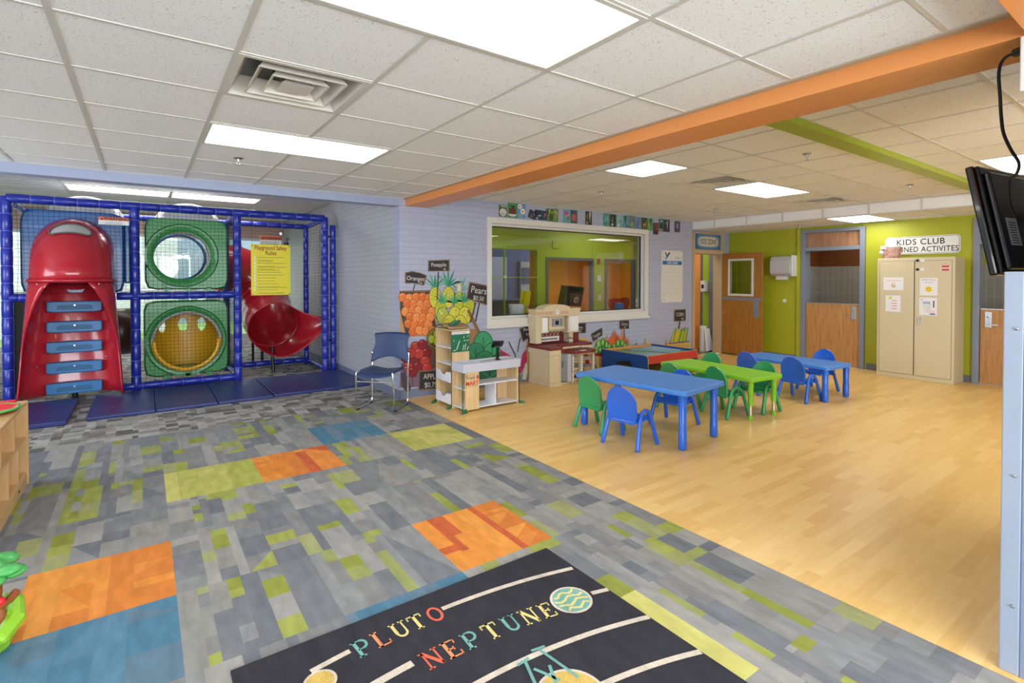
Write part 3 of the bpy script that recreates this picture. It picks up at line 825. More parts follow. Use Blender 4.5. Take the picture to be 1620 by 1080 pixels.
# ---------------------------------------------------------------- play kitchen
m_kb = mat('kitchen_beige', '#d6c6a3', rough=.5)
m_kbl = mat('kitchen_beige_light', '#d8c9a8', rough=.5)
m_mar = mat('kitchen_maroon', '#7c2f2c', rough=.38)
m_kw = mat('kitchen_white', '#ecebe8', rough=.3)
m_kg = mat('kitchen_grey', '#8f9398', rough=.3, metal=.3)
t = thing('play_kitchen', 'beige and maroon plastic play kitchen against the wall under the big window', 'play kitchen', (4.5, 5.93, 0), 0)
# local: x right 0..0.92, y towards camera is negative
def kbox(name, *a, bev=.006): b = MB(); b.box(*a); return b.build(name, t, bevel=bev)
b = MB(); b.box(0, -.5, .0, .2, -.02, .05, m_kb); b.box(.008, -.485, .05, .192, -.02, .43, m_kb); b.box(-.004, -.5, .43, .2, -.01, .5, m_kb)
b.box(-.002, -.42, .08, .01, -.08, .40, m_kbl); b.box(.18, -.5, .05, .2, -.46, .43, m_kbl)
b.cyl((-.008, -.33, .455), (0, -.33, .455), .012, m_kbl, 12)
b.build('left_base', t, bevel=.005)
b = MB(); b.prism([(-.012, -.52), (.215, -.52), (.235, -.5), (.235, -.36), (.30, -.3), (.72, -.3), (.80, -.34), (.95, -.34), (.95, -.0), (-.012, 0)], 'z', .50, .54, m_mar); b.build('worktop', t, bevel=.008)
b = MB(); b.box(.0, -.05, .54, .94, -.01, .66, m_mar); b.build('backsplash', t, bevel=.006)
b = MB(); b.prism([(.22, -.36), (.30, -.44), (.36, -.60), (.62, -.64), (.82, -.56), (.84, -.36), (.72, -.3), (.3, -.3)], 'z', .44, .475, m_mar)
b.build('sink_counter', t, bevel=.008)
b = MB(); b.prism([(.36, -.41), (.40, -.56), (.6, -.6), (.76, -.53), (.78, -.4), (.68, -.35), (.4, -.35)], 'z', .4755, .479, mat('kitchen_maroon_dark', '#5d2422', rough=.4)); b.build('sink_basin', t)
b = MB(); b.box(.23, -.36, .475, .3, -.3, .5, m_kbl); b.box(.3, -.31, .475, .72, -.3, .5, m_kbl); b.box(.72, -.35, .44, .93, -.05, .5, m_kbl); b.build('apron', t)
# fridge door, open shelving and oven bay below the curved counter
b = MB(); b.box(.225, -.38, .02, .245, -.02, .44, m_kb); b.box(.245, -.1, .02, .88, -.02, .44, m_kb); b.box(.245, -.45, .0, .80, -.1, .03, m_kb); b.build('cabinet_body', t)
b = MB(); b.prism([(.225, -.43), (.375, -.50), (.385, -.485), (.235, -.415)], 'z', .04, .43, m_kg)
d = b.build('fridge_door', t, bevel=.004)
b = MB(); b.prism([(.325, -.487), (.375, -.512), (.385, -.5), (.335, -.475)], 'z', .04, .43, mat('kitchen_silver', '#b9bec6', rough=.25)); b.box(.26, -.466, .24, .285, -.45, .34, m_kg); b.build('door_handle', d, bevel=.004)
for x, y in ((.40, -.5), (.51, -.56)):
    b = MB(); b.box(x, y, 0, x+.03, y+.05, .44, m_kb); b.build('post', t, bevel=.004)
    b = MB(); n = 10
    for i in range(n): b.cyl((x+.015, y-.008, .04+.037*i), (x+.015, y-.008, .065+.037*i), .013, m_kw, 8)
    b.build('beaded_trim', t, smooth=40)
for z in (.05, .2, .35):
    b = MB(); b.box(.42, -.5, z, .52, -.15, z+.02, m_kbl); b.build('rack_shelf', t, bevel=.003)
b = MB(); b.box(.80, -.5, 0, .84, -.46, .44, m_kb); b.box(.54, -.5, .40, .84, -.46, .44, m_kb); b.box(.54, -.5, 0, .84, -.1, .03, m_kb); b.box(.54, -.48, .2, .82, -.12, .212, m_kg); b.build('oven_bay', t, bevel=.004)
# upper cupboards and hood
b = MB(); b.box(0, -.19, .56, .1, -.02, .94, m_kb); b.box(-.006, -.2, .74, .098, -.014, .955, m_kb); b.build('left_column', t, bevel=.005)
b = MB(); b.box(.60, -.19, .70, .80, -.02, .95, m_kb); b.box(.64, -.17, .54, .72, -.02, .7, m_kb); b.box(.595, -.2, .685, .806, -.015, .712, m_kbl); b.build('right_cupboard', t, bevel=.005)
b = MB(); b.box(.1, -.205, .71, .205, -.02, .93, m_kw); b.box(.115, -.208, .735, .19, -.2, .905, mat('panel_white', '#f4f3f1', rough=.3)); b.sphere((.195, -.215, .83), .006, m_steel, 8, 6); b.build('cupboard_door', t, bevel=.003)
b = MB(); b.box(.62, -.205, .71, .795, -.19, .93, m_kw); b.box(.64, -.21, .735, .775, -.203, .905, m_kw); b.sphere((.632, -.213, .83), .006, m_steel, 8, 6); b.build('cupboard_door', t, bevel=.003)
b = MB(); b.box(.205, -.06, .70, .6, -.02, .95, m_kb); b.box(.25, -.17, .76, .54, -.06, .94, m_kb); b.box(.24, -.2, .745, .53, -.06, .775, m_kbl); b.build('hood', t, bevel=.004)
b = MB(); b.box(.31, -.18, .79, .51, -.165, .90, m_kg); b.box(.36, -.184, .81, .43, -.179, .875, m_blackm); b.box(.345, -.182, .8, .445, -.18, .885, mat('kitchen_silver', '#b9bec6')); b.cyl((.475, -.195, .81), (.475, -.195, .88), .004, m_steel, 6); b.build('microwave', t, bevel=.003)
b = MB(); b.box(.1, -.045, .56, .62, -.02, .70, m_mar)
for i in range(6):
    x = .17+.07*i
    b.tube([(x-.035, -.05, .62), (x+.035, -.05, .70)], .004, m_kbl, 5); b.tube([(x+.035, -.05, .62), (x-.035, -.05, .70)], .004, m_kbl, 5)
b.build('lattice_back', t)
b = MB(); b.M = Matrix.Translation((.12, -.12, .575)) @ Matrix.Rotation(R(0), 4, 'X'); b.box(0, -.01, 0, .36, .01, .065, m_kw)
for i in range(11): b.box(.025+.028*i, -.0115, .018, .044+.028*i, -.01, .045, m_blackm)
b.build('spice_rack', t, bevel=.002)
b = MB(); pts = [(-.02, .94), (-.02, .965), (.0, .985), (-.025, 1.045), (.10, 1.045)]+[(.375+.26*math.cos(a), 1.035+.075*math.sin(a)) for a in [PI-PI*i/14 for i in range(15)]]+[(.68, 1.045), (.84, 1.045), (.81, .985), (.82, .965), (.82, .94)]
b.prism(pts, 'y', -.215, -.02, m_kb)
ms = mat('terracotta_tiles', '#b9714a', rough=.5, col2='#e0cfae', nscale=60)
b.box(.0, -.219, .965, .115, -.214, 1.015, ms); b.box(.13, -.219, .965, .29, -.214, 1.015, ms); b.box(.43, -.219, .965, .58, -.214, 1.015, ms)
b.build('pediment', t, bevel=.003)
b = MB(); b.cyl((.36, -.225, 1.0), (.36, -.214, 1.0), .045, m_kbl, 20); b.cyl((.36, -.228, 1.0), (.36, -.225, 1.0), .034, m_kw, 20); b.box(.357, -.23, .998, .363, -.228, 1.026, m_blackm); b.box(.345, -.23, .997, .362, -.228, 1.003, m_blackm); b.build('clock', t, smooth=40)
b = MB(); b.tube([(.60, -.16, .54), (.60, -.16, .60), (.62, -.2, .615), (.65, -.24, .60)], .01, m_kg, 8); b.cyl((.57, -.16, .56), (.64, -.16, .56), .012, m_kg, 8); b.build('tap', t, smooth=40)
b = MB(); b.box(.46, -.62, .476, .56, -.59, .483, m_kw); b.build('maker_plate', t, bevel=.003)
# grey pan on the floor beside the kitchen
b = MB(); b.lathe([(.0001, 0), (.075, 0), (.095, .03), (.1, .035), (.09, .035), (.072, .008), (.0001, .008)], m_kg, 20, (5.47, 5.42, 0)); tag(b.build('toy_pan', smooth=40), 'grey toy pan on the floor at the right foot of the play kitchen', 'toy')

# ---------------------------------------------------------------- train table
m_tr = mat('train_blue', '#1c4f9c', rough=.35); m_tred = mat('train_red', '#c0392f', rough=.4); m_tedge = mat('train_edge', '#d6b04a', rough=.5)
t = thing('train_table', 'low play table with blue ends, red rail and painted landscape top', 'play table', (5.97, 4.98, 0), 0)
L_, W_, HT = 1.2, .93, .355
for x0 in (0, L_-.018):
    out = [(W_-.001, 0), (W_-.001, HT-.001)]+[(.05*(1-math.sin(a)), HT-.05+.05*math.cos(a)) for a in [PI/2*i/6 for i in range(7)]]+[(0, .0)]
    # panel with a rounded window cut out
    inner_y0, inner_y1, iz0, iz1 = .30, .62, .09, .235
    b = MB()
    outer = [(0, 0), (W_/2, 0), (W_, 0), (W_, HT*.5), (W_, HT), (W_/2, HT), (.06, HT), (.015, HT-.018), (0, HT-.06), (0, HT*.4)]
    inner = [(inner_y0, iz0), (.46, iz0), (inner_y1, iz0), (inner_y1, .16), (inner_y1-.04, iz1), (.46, iz1), (inner_y0+.05, iz1), (inner_y0+.02, iz1-.03), (inner_y0, .2), (inner_y0, .14)]
    b.ring(outer, inner, 'x', x0, x0+.018, m_tr); e = b.build('end_panel', t)
    b = MB(); b.tube([(x0+.009, y, z) for y, z in outer], .0045, m_tedge, 6, closed=True); b.build('edge_band', e)
for y0 in (0, W_-.02):
    b = MB(); b.box(.018, y0, .23, L_-.018, y0+.02, .35, m_tred if y0 == 0 else m_orange); b.box(.018, y0, .35, L_-.018, y0+.02, .354, m_tedge); b.build('rail', t)
m_land = mat('landscape_print', '#4f9563', rough=.3, col2='#8fc0da', nscale=1.6)
b = MB(); b.box(.018, .02, .315, L_-.018, W_-.02, .325, m_land)
mrd = mat('printed_road', '#6b6a6c'); mlk = mat('printed_lake', '#9fc6e2')
b.poly([(.35, .85, .3256), (.42, .85, .3256), (.47, .6, .3256), (.62, .45, .3256), (.7, .25, .3256), (.78, .05, .3256), (.70, .05, .3256), (.6, .24, .3256), (.53, .4, .3256), (.4, .58, .3256)], mrd)
b.poly([(.8, .8, .3257), (1.15, .85, .3257), (1.17, .3, .3257), (1.0, .2, .3257), (.93, .45, .3257), (.82, .6, .3257)], mlk)
b.build('play_surface', t)
b = MB(); b.box(.018, .02, .06, L_-.018, W_-.02, .075, m_tedge); b.build('lower_shelf', t)
b = MB(); b.tube([(L_-.4, W_-.01, .356), (L_-.4, W_-.01, .385), (L_-.37, W_-.01, .39)], .006, m_black, 6); b.build('hook', t)

# ---------------------------------------------------------------- soft play frame in the alcove
m_pad = mat('foam_sleeve_blue', '#1d2fa0', rough=.32, noise=.15, nscale=6, bump=.2, bscale=14, coat=.2)
m_seam = mat('sleeve_seam', '#6f7bd0', rough=.5)
m_red = mat('slide_red', '#b01f2c', rough=.22, coat=.4)
m_redin = mat('slide_red_inside', '#a8121f', rough=.2, coat=.4)
m_pblue = mat('panel_blue', '#155a9b', rough=.3, coat=.2)
m_pgreen = mat('panel_green', '#2c8a3b', rough=.35, coat=.15)
m_pyel = mat('panel_yellow', '#e0a81c', rough=.35)
m_stepb = mat('step_blue', '#2a6fa5', rough=.4)
m_net = mat('net_cord', '#10120f', rough=.8)
m_dome = glass_mat('clear_dome', '#eceeea', refl=.1, rough=.03, milk=.6)
m_bubble = glass_mat('clear_bubble', '#f4f6f4', refl=.06, rough=.02)
PF = 8.4; PB = 9.45
XP = [-1.30, -.085, 1.11, 2.345]
frame = thing('indoor_playground', 'indoor climbing frame with blue padded posts in the alcove', 'climbing frame', (0, PF, 0))
def sleeve(name, p0, p1, r=.05, pitch=.21):
    """padded post: cylinder pinched at the joints of its foam sleeves"""
    p0 = Vector(p0); p1 = Vector(p1); L = (p1-p0).length; n = max(1, round(L/pitch))
    b = MB(); path = []; rr = []
    for i in range(n):
        for u, k in ((.0, .86), (.05, .97), (.5, 1), (.95, .97)):
            path.append(p0.lerp(p1, (i+u)/n)); rr.append(r*k)
    path.append(p1); rr.append(r*.86)
    b.tube(path, rr, m_pad, 14)
    d = (p1-p0).normalized()
    for i in range(1, n):
        c = p0.lerp(p1, i/n); b.tube([c-d*.003, c+d*.003], r*.9, m_seam, 14)
    o = b.build(name, frame, smooth=50); return o
Z0, ZM, ZT = .07, 1.255, 2.43
def fy(y): return y-PF
for x in XP:
    sleeve('post', (x, 0, 0), (x, 0, ZT+.02), .055)
for x in (XP[2], XP[3]-.03): sleeve('post', (x+(-.02 if x < 2 else 0), fy(PB), 0), (x+(-.02 if x < 2 else 0), fy(PB), 2.40), .045)
sleeve('post', (XP[3]+.13, .02, 0), (XP[3]+.13, .02, 2.33), .05)
sleeve('top_rail', (XP[0], 0, ZT), (XP[3], 0, ZT), .055)
sleeve('middle_rail', (XP[0], 0, ZM), (-1.10, 0, ZM), .05, .1); sleeve('middle_rail', (-.28, 0, ZM), (XP[2], 0, ZM), .05)
sleeve('bottom_rail', (-.24, 0, Z0), (XP[2], 0, Z0), .05)
sleeve('bottom_rail', (XP[2], fy(PB), .07), (XP[3], fy(PB), .07), .05)
sleeve('top_rail', (XP[0], fy(PB), 2.38), (XP[3], fy(PB), 2.38), .045)
for x in (XP[0], XP[2], XP[3]):
    sleeve('side_rail', (x, .05, ZT-.01), (x, fy(PB)-.04, ZT-.04), .04); sleeve('side_rail', (x, .05, .06), (x, fy(PB)-.04, .06), .035)
b = MB(); b.cyl((XP[3]+.02, 0, 2.15), (XP[3]+.12, 0, 2.15), .015, m_black, 8); b.cyl((XP[3]+.02, 0, .5), (XP[3]+.12, 0, .5), .015, m_black, 8); b.build('clamp', frame)
def net(x0, x1, z0, z1, ystart, yend=None, axis='x', step=.047, seed=1, name='safety_net'):
    rg = random.Random(seed); b = MB(); w = .0015
    n = int((x1-x0)/step); k = int((z1-z0)/step); ph = rg.random()*6
    def P(u, z):
        dx = .006*math.sin(z*5+ph)+.004*math.sin(u*9+z*3); dz = .006*math.sin(u*6+ph)
        return (u+dx, ystart+.01*math.sin(u*4+z*3), z+dz) if axis == 'x' else (ystart, u+dx, z+dz)
    for i in range(n+1):
        u = x0+(x1-x0)*i/n; b.tube([P(u, z0+(z1-z0)*j/8) for j in range(9)], w, m_net, 4, caps=False)
    for j in range(k+1):
        z = z0+(z1-z0)*j/k; b.tube([P(x0+(x1-x0)*i/8, z) for i in range(9)], w, m_net, 4, caps=False)
    return b.build(name, frame)
net(XP[0]+.05, XP[1]-.05, 1.30, 2.38, -.055, seed=2)
net(XP[1]+.05, XP[2]-.05, 1.30, 2.38, -.055, seed=3)
net(XP[1]+.05, XP[2]-.05, .12, 1.21, -.055, seed=4)
net(.06, fy(PB)-.05, .1, 2.38, XP[3]+.005, axis='y', seed=5)
net(.06, fy(PB)-.05, .1, 2.38, XP[2]+.005, axis='y', seed=6)
# blue-backed climbing panel
def rot_ellipse(cx, cz, rx, rz, n): return [(cx+rx*math.cos(2*PI*i/n+PI/4), cz+rz*math.sin(2*PI*i/n+PI/4)) for i in range(n)]
def box_outline(x0, z0, x1, z1, r, n):
    """rounded rectangle with n points starting at the upper right corner, to pair with an ellipse"""
    cx, cz = (x0+x1)/2, (z0+z1)/2; hx, hz = (x1-x0)/2, (z1-z0)/2; p = []
    for i in range(n):
        a = 2*PI*i/n+PI/4; c, s_ = math.cos(a), math.sin(a); k = 11
        d = (abs(c)**k+abs(s_)**k)**(-1/k); p.append((cx+hx*c*d, cz+hz*s_*d))
    return p
def hollow_panel(name, x0, z0, x1, z1, hx, hz, rx, rz, m, y0=.06, depth=.22):
    n = 48; b = MB()
    o = box_outline(x0, z0, x1, z1, .1, n); o2 = box_outline(x0+.02, z0+.02, x1-.02, z1-.02, .1, n)
    e = rot_ellipse(hx, hz, rx, rz, n); e1 = rot_ellipse(hx, hz, rx+.10, rz+.10, n); e2 = rot_ellipse(hx, hz, rx+.02, rz+.02, n)
    loops = [[(u, y0+depth, v) for u, v in o], [(u, y0+.03, v) for u, v in o], [(u, y0, v) for u, v in o2], [(u, y0, v) for u, v in e1], [(u, y0+.03, v) for u, v in rot_ellipse(hx, hz, rx+.085, rz+.085, n)], [(u, y0+.035, v) for u, v in e2], [(u, y0+.05, v) for u, v in e], [(u, y0+depth, v) for u, v in e]]
    b.grid(loops, m, closed=True)
    for q in (.25, .5, .75):
        x = x0+(x1-x0)*q; b.box(x-.03, y0+.0, z0-.035, x+.03, y0+.05, z0+.03, m)
    for i in range(8):
        a = 2*PI*i/8; b.sphere((hx+(rx+.055)*math.cos(a), y0+.026, hz+(rz+.055)*math.sin(a)), .009, m_steel, 8, 6, (1, .5, 1))
    return b.build(name, frame, smooth=35)
hollow_panel('green_upper_panel', 0.02, 1.33, 1.0, 2.31, .45, 1.80, .335, .335, m_pgreen)
g2 = hollow_panel('green_lower_panel', 0.0, .15, 1.0, 1.18, .49, .62, .385, .385, m_pgreen)
b = MB(); rows = []
for i in range(9):
    r_ = .335*math.cos(PI/2*i/8*.98); d = .16*math.sin(PI/2*i/8)
    rows.append([(.45+r_*math.cos(2*PI*k/40), .09-d, 1.80+r_*math.sin(2*PI*k/40)) for k in range(40)])
b.grid(rows, m_bubble, closed=True); b.build('clear_bubble', frame, smooth=80)
b = MB(); n = 40
rows = [[(.49+r_*math.cos(PI+PI*k/n*1.1-.15), y, .62+r_*math.sin(PI+PI*k/n*1.1-.15)) for k in range(n+1)] for r_, y in ((.385, .16), (.385, .01), (.41, .0), (.41, .04))]
b.grid(rows, m_pyel); b.tube([(.49+.378*math.cos(a), -.012, .62+.378*math.sin(a)) for a in [PI-.05+(PI+.1)*k/30 for k in range(31)]], .024, m_pyel, 8); b.build('yellow_rim', g2, smooth=50)
b = MB(); b.tube([(.49+.398*math.cos(a), .02, .62+.398*math.sin(a)) for a in [-.05+(PI+.1)*k/24 for k in range(25)]], .02, mat('grey_foam', '#9a9a96', rough=.8), 8); b.build('foam_edge', g2, smooth=60)
# yellow crawl tunnel behind the lower panel: back wall is a drum with three portholes
b = MB(); n = 100; cy = .62
def drum(th, z): return (.5+.46*math.cos(th), cy-.30+.42*math.sin(th)+.0, z)
zs = [.22, .45, .70, .80, .95, 1.08]
ports = [(2.25, .13), (1.62, .13), (1.08, .13)]
cells = []
ths = [PI*k/n for k in range(n+1)]
vs = [drum(a, .2+.9*j/70) for j in range(71) for a in ths]; fs = []
for j in range(70):
    for i in range(n):
        a = (ths[i]+ths[i+1])/2; z = .2+.9*(j+.5)/70
        hole = any(((a-p)/w)**2+((z-.80)/.10)**2 < 1 for p, w in ports)
        if not hole: fs.append((j*(n+1)+i, j*(n+1)+i+1, (j+1)*(n+1)+i+1, (j+1)*(n+1)+i))
b.add(vs, fs, m_pyel); o = b.build('tunnel_drum', frame, smooth=60); o.modifiers.new('thick', 'SOLIDIFY').thickness = .012
b = MB(); b.prism([(.05, .28), (.95, .28), (.96, .6), (.5, .75), (.04, .6)], 'z', .19, .21, m_pgreen); b.prism([(.05, .28), (.95, .28), (.96, .6), (.5, .75), (.04, .6)], 'z', 1.1, 1.12, m_pgreen); b.build('tunnel_floor', frame)
# upper clear passage: hoops seen through the bubble
b = MB()
for y, r_ in ((.45, .36), (.95, .34)): b.tube([(.45+r_*math.cos(2*PI*k/30), y, 1.8+r_*math.sin(2*PI*k/30)) for k in range(30)], .02, m_tan if y < .6 else m_pblue, 8, closed=True)
b.build('passage_hoop', frame, smooth=60)
def dome(x, y, z, r, name, sc):
    b = MB(); rows = []
    for i in range(9):
        a = PI/2*i/8*.97; rows.append([(x+r*math.cos(a)*math.cos(2*PI*k/32)*sc, y+r*math.cos(a)*math.sin(2*PI*k/32), z+r*.75*math.sin(a)) for k in range(32)])
    b.grid(rows, m_dome, closed=True); b.build(name, frame, smooth=80)
dome(-.62, .62, 2.27, .42, 'clear_dome', 1); dome(.55, .62, 2.27, .42, 'clear_dome', 1)
# blue box behind the climber
b = MB(); o_ = box_outline(-1.2, 1.29, -.2, 2.33, .1, 48)
b.grid([[(u, .45, v) for u, v in o_], [(u, .11, v) for u, v in o_], [(u, .09, v) for u, v in box_outline(-1.18, 1.31, -.22, 2.31, .1, 48)], [(-.7+.37*math.cos(2*PI*i/48+PI/4), .09, 1.74+.40*math.sin(2*PI*i/48+PI/4)) for i in range(48)], [(-.7+.37*math.cos(2*PI*i/48+PI/4), .4, 1.74+.40*math.sin(2*PI*i/48+PI/4)) for i in range(48)]], m_pblue, closed=True)
b.build('blue_panel', frame, smooth=35)
b = MB(); b.box(-.2, .15, 1.42, -.13, .9, 2.26, m_pblue); b.build('blue_side_wall', frame, bevel=.02)
# red hooded climber: a half tube coming out of the blue panel and down to the floor
t = thing('tube_climber', 'red half tube climber with five blue steps and hood', 'climber', (-.69, PF, 0))
def sect(y, z, tilt, hw, hd, a0, a1, n=28, x=0):
    """cross-section across the tube; angle 0 = towards the room (open side), PI = back"""
    r = []
    for k in range(n+1):
        a = a0+(a1-a0)*k/n
        u = hw*math.sin(a); w = hd*math.cos(a)
        r.append((x+u, y-w*math.cos(tilt), z+w*math.sin(tilt)))
    return r
RX = .39
b = MB(); rows = []
# elbow from the panel, opening downward
th = [PI/2*i/10 for i in range(11)]
axis = [(.12-.40*math.sin(q), 1.44+.40*math.cos(q)) for q in th]
for (ya, za), q in zip(axis, th):
    # tube ring perpendicular to axis direction
    dy, dz = -math.cos(q), -math.sin(q)          # direction of travel
    ny, nz = -math.sin(q), math.cos(q)           # outward normal in the bend plane
    rows.append([(RX*math.cos(2*PI*k/36), ya+ny*.40*math.sin(2*PI*k/36), za+nz*.40*math.sin(2*PI*k/36)) for k in range(36)])
b.grid(rows, m_red, closed=True); o = b.build('hood', t, smooth=60); o.modifiers.new('thick', 'SOLIDIFY').thickness = .012
hood = o
b = MB(); rows = []
ax_l = (axis[-1][0], axis[-1][1])
for i in range(13):
    u = i/12; z = ax_l[1]+.02-(ax_l[1]-.06)*u
    y = ax_l[0]-.0-.12*u
    # opening grows from nothing to a wide half pipe
    op = min(1, .12+u*1.6)**.55*1.32
    hw = RX*(1.02+.24*u); hd = .41*(1-.18*u)
    a0 = op+0; rows.append([(hw*math.sin(a)+0, y-hd*math.cos(a)*1.0, z) for a in [a0+(2*PI-2*a0)*k/36 for k in range(37)]])
b.grid(rows, m_red); o = b.build('half_pipe', t, smooth=60); o.modifiers.new('thick', 'SOLIDIFY').thickness = .014
b = MB(); b.tube([(RX*1.04*math.cos(2*PI*k/36), ax_l[0]+.415*math.sin(2*PI*k/36), ax_l[1]+.02) for k in range(36)], .016, m_red, 8, closed=True); b.build('joint_ring', t, smooth=60)
b = MB(); q = th[3]
def hood_pt(phi, q, lift=.008):
    c_, s_ = RX+lift, .40+lift
    return (c_*math.cos(phi), .12-.40*math.sin(q)-math.sin(q)*s_*math.sin(phi), 1.44+.40*math.cos(q)+math.cos(q)*s_*math.sin(phi))
QC, QH, PH = .70, .16, .5
rows = [[hood_pt(PI/2+PH*r_*math.cos(a), QC-QH*r_*max(-.45, math.sin(a))) for a in [2*PI*k/32 for k in range(32)]] for r_ in (.02, .35, .7, 1)]
b.grid(rows, mat('hood_window_grey', '#b4b4b0', rough=.12, coat=.5), closed=True)
b.build('hood_window', hood, smooth=60)
b = MB(); b.tube([hood_pt(PI/2+PH*math.cos(a), QC-QH*max(-.45, math.sin(a)), .012) for a in [2*PI*k/32 for k in range(32)]], .010, mat('gasket_grey', '#55504e', rough=.5), 8, closed=True); b.build('window_gasket', hood, smooth=60)
for i, z in enumerate((1.20, .955, .71, .465, .22)):
    b = MB(); yb = ax_l[0]-.12*(1-z/1.3)+.37*(1-.18*(1-z/1.3))+.0
    yb = yb-.085
    b.prism([(-.265, z), (-.265, z-.115), (-.22, z-.13), (.22, z-.13), (.265, z-.115), (.265, z), (.22, z+.005), (-.22, z+.005)], 'y', yb-.05, yb+.12, m_stepb)
    s_ = b.build('step', t, bevel=.012, bseg=2)
    b = MB(); b.prism([(-.17, z-.098), (-.165, z-.055), (-.13, z-.038), (.14, z-.038), (.17, z-.055), (.175, z-.098)], 'y', yb-.053, yb-.0505, mat('step_recess', '#1b5a85', rough=.5)); b.cyl((0, yb-.057, z-.045), (0, yb-.053, z-.045), .01, m_steel, 8); b.build('hand_hold', s_)
b = MB()
for x, z in ((-.27, 1.42), (.27, 1.42), (-.33, .45), (.31, .52)): b.sphere((x, ax_l[0]-.12-.24 if z > 1 else ax_l[0]+.02, z), .011, m_steel, 8, 6)
b.cyl((0, ax_l[0]+.15, .0), (0, ax_l[0]+.15, .12), .03, m_black, 8)
b.build('bolts', t, smooth=60)
# red spiral slide at the right
t = thing('spiral_slide', 'red enclosed spiral tube slide with a flared exit lip', 'slide', (1.6, 9.2, 0))
pts = [(-.6, .72, 1.66), (-.35, .74, 1.65), (-.1, .74, 1.52), (.05, .68, 1.30), (.10, .50, 1.06), (.09, .22, .88), (.09, .02, .80), (.11, -.14, .74)]
def spline(P, n):
    P = [Vector(p) for p in P]; P = [P[0]*2-P[1]]+P+[P[-1]*2-P[-2]]; out = []
    for i in range(1, len(P)-2):
        for k in range(n):
            u = k/n; a, b_, c, d = P[i-1:i+3]
            out.append(.5*((2*b_)+(c-a)*u+(2*a-5*b_+4*c-d)*u*u+(3*b_-a-3*c+d)*u**3))
    out.append(P[-2]); return out
path = spline(pts, 6)
b = MB(); b.tube(path, .395, m_red, 32, caps=False)
tb = b.build('tube', t, smooth=60); tb.modifiers.new('thick', 'SOLIDIFY').thickness = .014
b = MB()
for i in (6, 12, 18, 24, 30): 
    if i < len(path)-1:
        d = (path[i+1]-path[i-1]).normalized(); b.tube([path[i]-d*.018, path[i]+d*.018], .416, m_red, 32, caps=False)
b.build('flange', t, smooth=60)
# exit scoop: lower half continues and flares up to the right
end = path[-1]; dd = (path[-1]-path[-3]).normalized()
dd = Vector((.10, -.88, -.30)).normalized()
side = -dd.cross(Vector((0, 0, 1))).normalized(); upv = dd.cross(side).normalized()
b = MB(); rows = []; n = 36
for i in range(12):
    u = i/11; row = []
    for k in range(n+1):
        a = -PI/2+2*PI*k/n     # start at the bottom
        # how far this strip reaches: long at the lower right, short at the top
        lr = math.cos(a+PI/2-.7)
        reach = .03+.40*max(0, lr)**1.1+.05
        r_ = .405
        c, s_ = math.cos(a), math.sin(a)
        bend = max(0, math.cos(a+PI/2-1.3))**5
        p = end+side*(c*r_+.34*bend*u*u)+upv*(s_*r_+.26*bend*u*u*u)+dd*(reach*u)
        row.append(p)
    rows.append(row)
b.grid(rows, m_red); o = b.build('exit_lip', t, smooth=60); o.modifiers.new('thick', 'SOLIDIFY').thickness = .014
b = MB(); b.cyl((.08, -.28, 0), (.08, -.2, .38), .025, m_black, 10); b.cyl((.05, .5, 0), (.05, .5, .6), .025, m_black, 10); b.cyl((-.1, .45, .0), (-.1, .45, .6), .02, m_black, 8); b.build('support_leg', t, smooth=40)
# steel rail and dark stanchion behind
b = MB(); b.cyl((2.0, 9.9, 2.28), (2.5, 11.6, 2.3), .025, m_steel, 10); b.cyl((2.3, 10.9, 0), (2.3, 10.9, 2.28), .03, m_duct, 10)
for z in (.9, 1.6, 2.1): b.cyl((2.3, 10.9, z), (2.3, 10.9, z+.09), .045, m_black, 10)
tag(b.build('support_stand', smooth=40), 'grey steel post and rail behind the yellow rules board', 'post')
# dark crawl tube low between the climber and the green panel
b = MB(); rows = [[(-.42+.32*i, 9.25+.33*math.cos(2*PI*k/28), .73+.33*math.sin(2*PI*k/28)) for k in range(28)] for i in range(2)]
b.grid(rows, mat('brown_tube', '#4a2a22', rough=.35), closed=True); o = b.build('crawl_tube', smooth=60); o.modifiers.new('thick', 'SOLIDIFY').thickness = .012
o.parent = frame; o.location = (0, -PF, 0)
m_lt = mat('tube_leg', '#2b2d30', rough=.6)
# signs tied to the netting
m_yel = mat('sign_yellow', '#e8d614', rough=.45); m_or = mat('sign_orange', '#e0662a', rough=.45); m_ink = mat('sign_ink', '#2a2622', rough=.6); m_brn = mat('sign_brown_red', '#9b3a1e', rough=.5)
def lines(b, x0, x1, z0, step, n, y, m, seed, h=.006, indent=0):
    rg = random.Random(seed)
    for i in range(n):
        x = x0
        e = x0+(x1-x0)*rg.uniform(.45, 1)
        while x < e:
            w = rg.uniform(.012, .04)*max(.3, (x1-x0)/.45); b.box(x, y, z0-step*i, min(e, x+w), y+.0006, z0-step*i+h, m); x += w+.007*max(.3, (x1-x0)/.45)
t = tag(MB().box(1.275, 8.30, 1.24, 1.81, 8.306, 1.985, m_yel).build('rules_board'), 'yellow playground safety rules board tied to the netting', 'sign')
b = MB(); y = 8.2985
b.text('Playground Safety', .088, m_brn, (1.5425, y, 1.905), (1, 0, 0), (0, 0, 1), sx=.70, bold=.015)
b.text('Rules', .088, m_brn, (1.5425, y, 1.83), (1, 0, 0), (0, 0, 1), sx=.80, bold=.015)
for k in range(12):
    z = 1.79-.043*k; b.box(1.315, y, z-.012, 1.335, y+.0006, z+.014, m_white); lines(b, 1.36, 1.76, z, .014, 1+(k in (1, 3, 4, 10)), y, m_ink, k, .005)
b.text('...we thank you for your cooperation', .028, m_ink, (1.54, y, 1.262), (1, 0, 0), (0, 0, 1), sx=.85, bold=.01)
b.build('lettering', t)
b = MB()
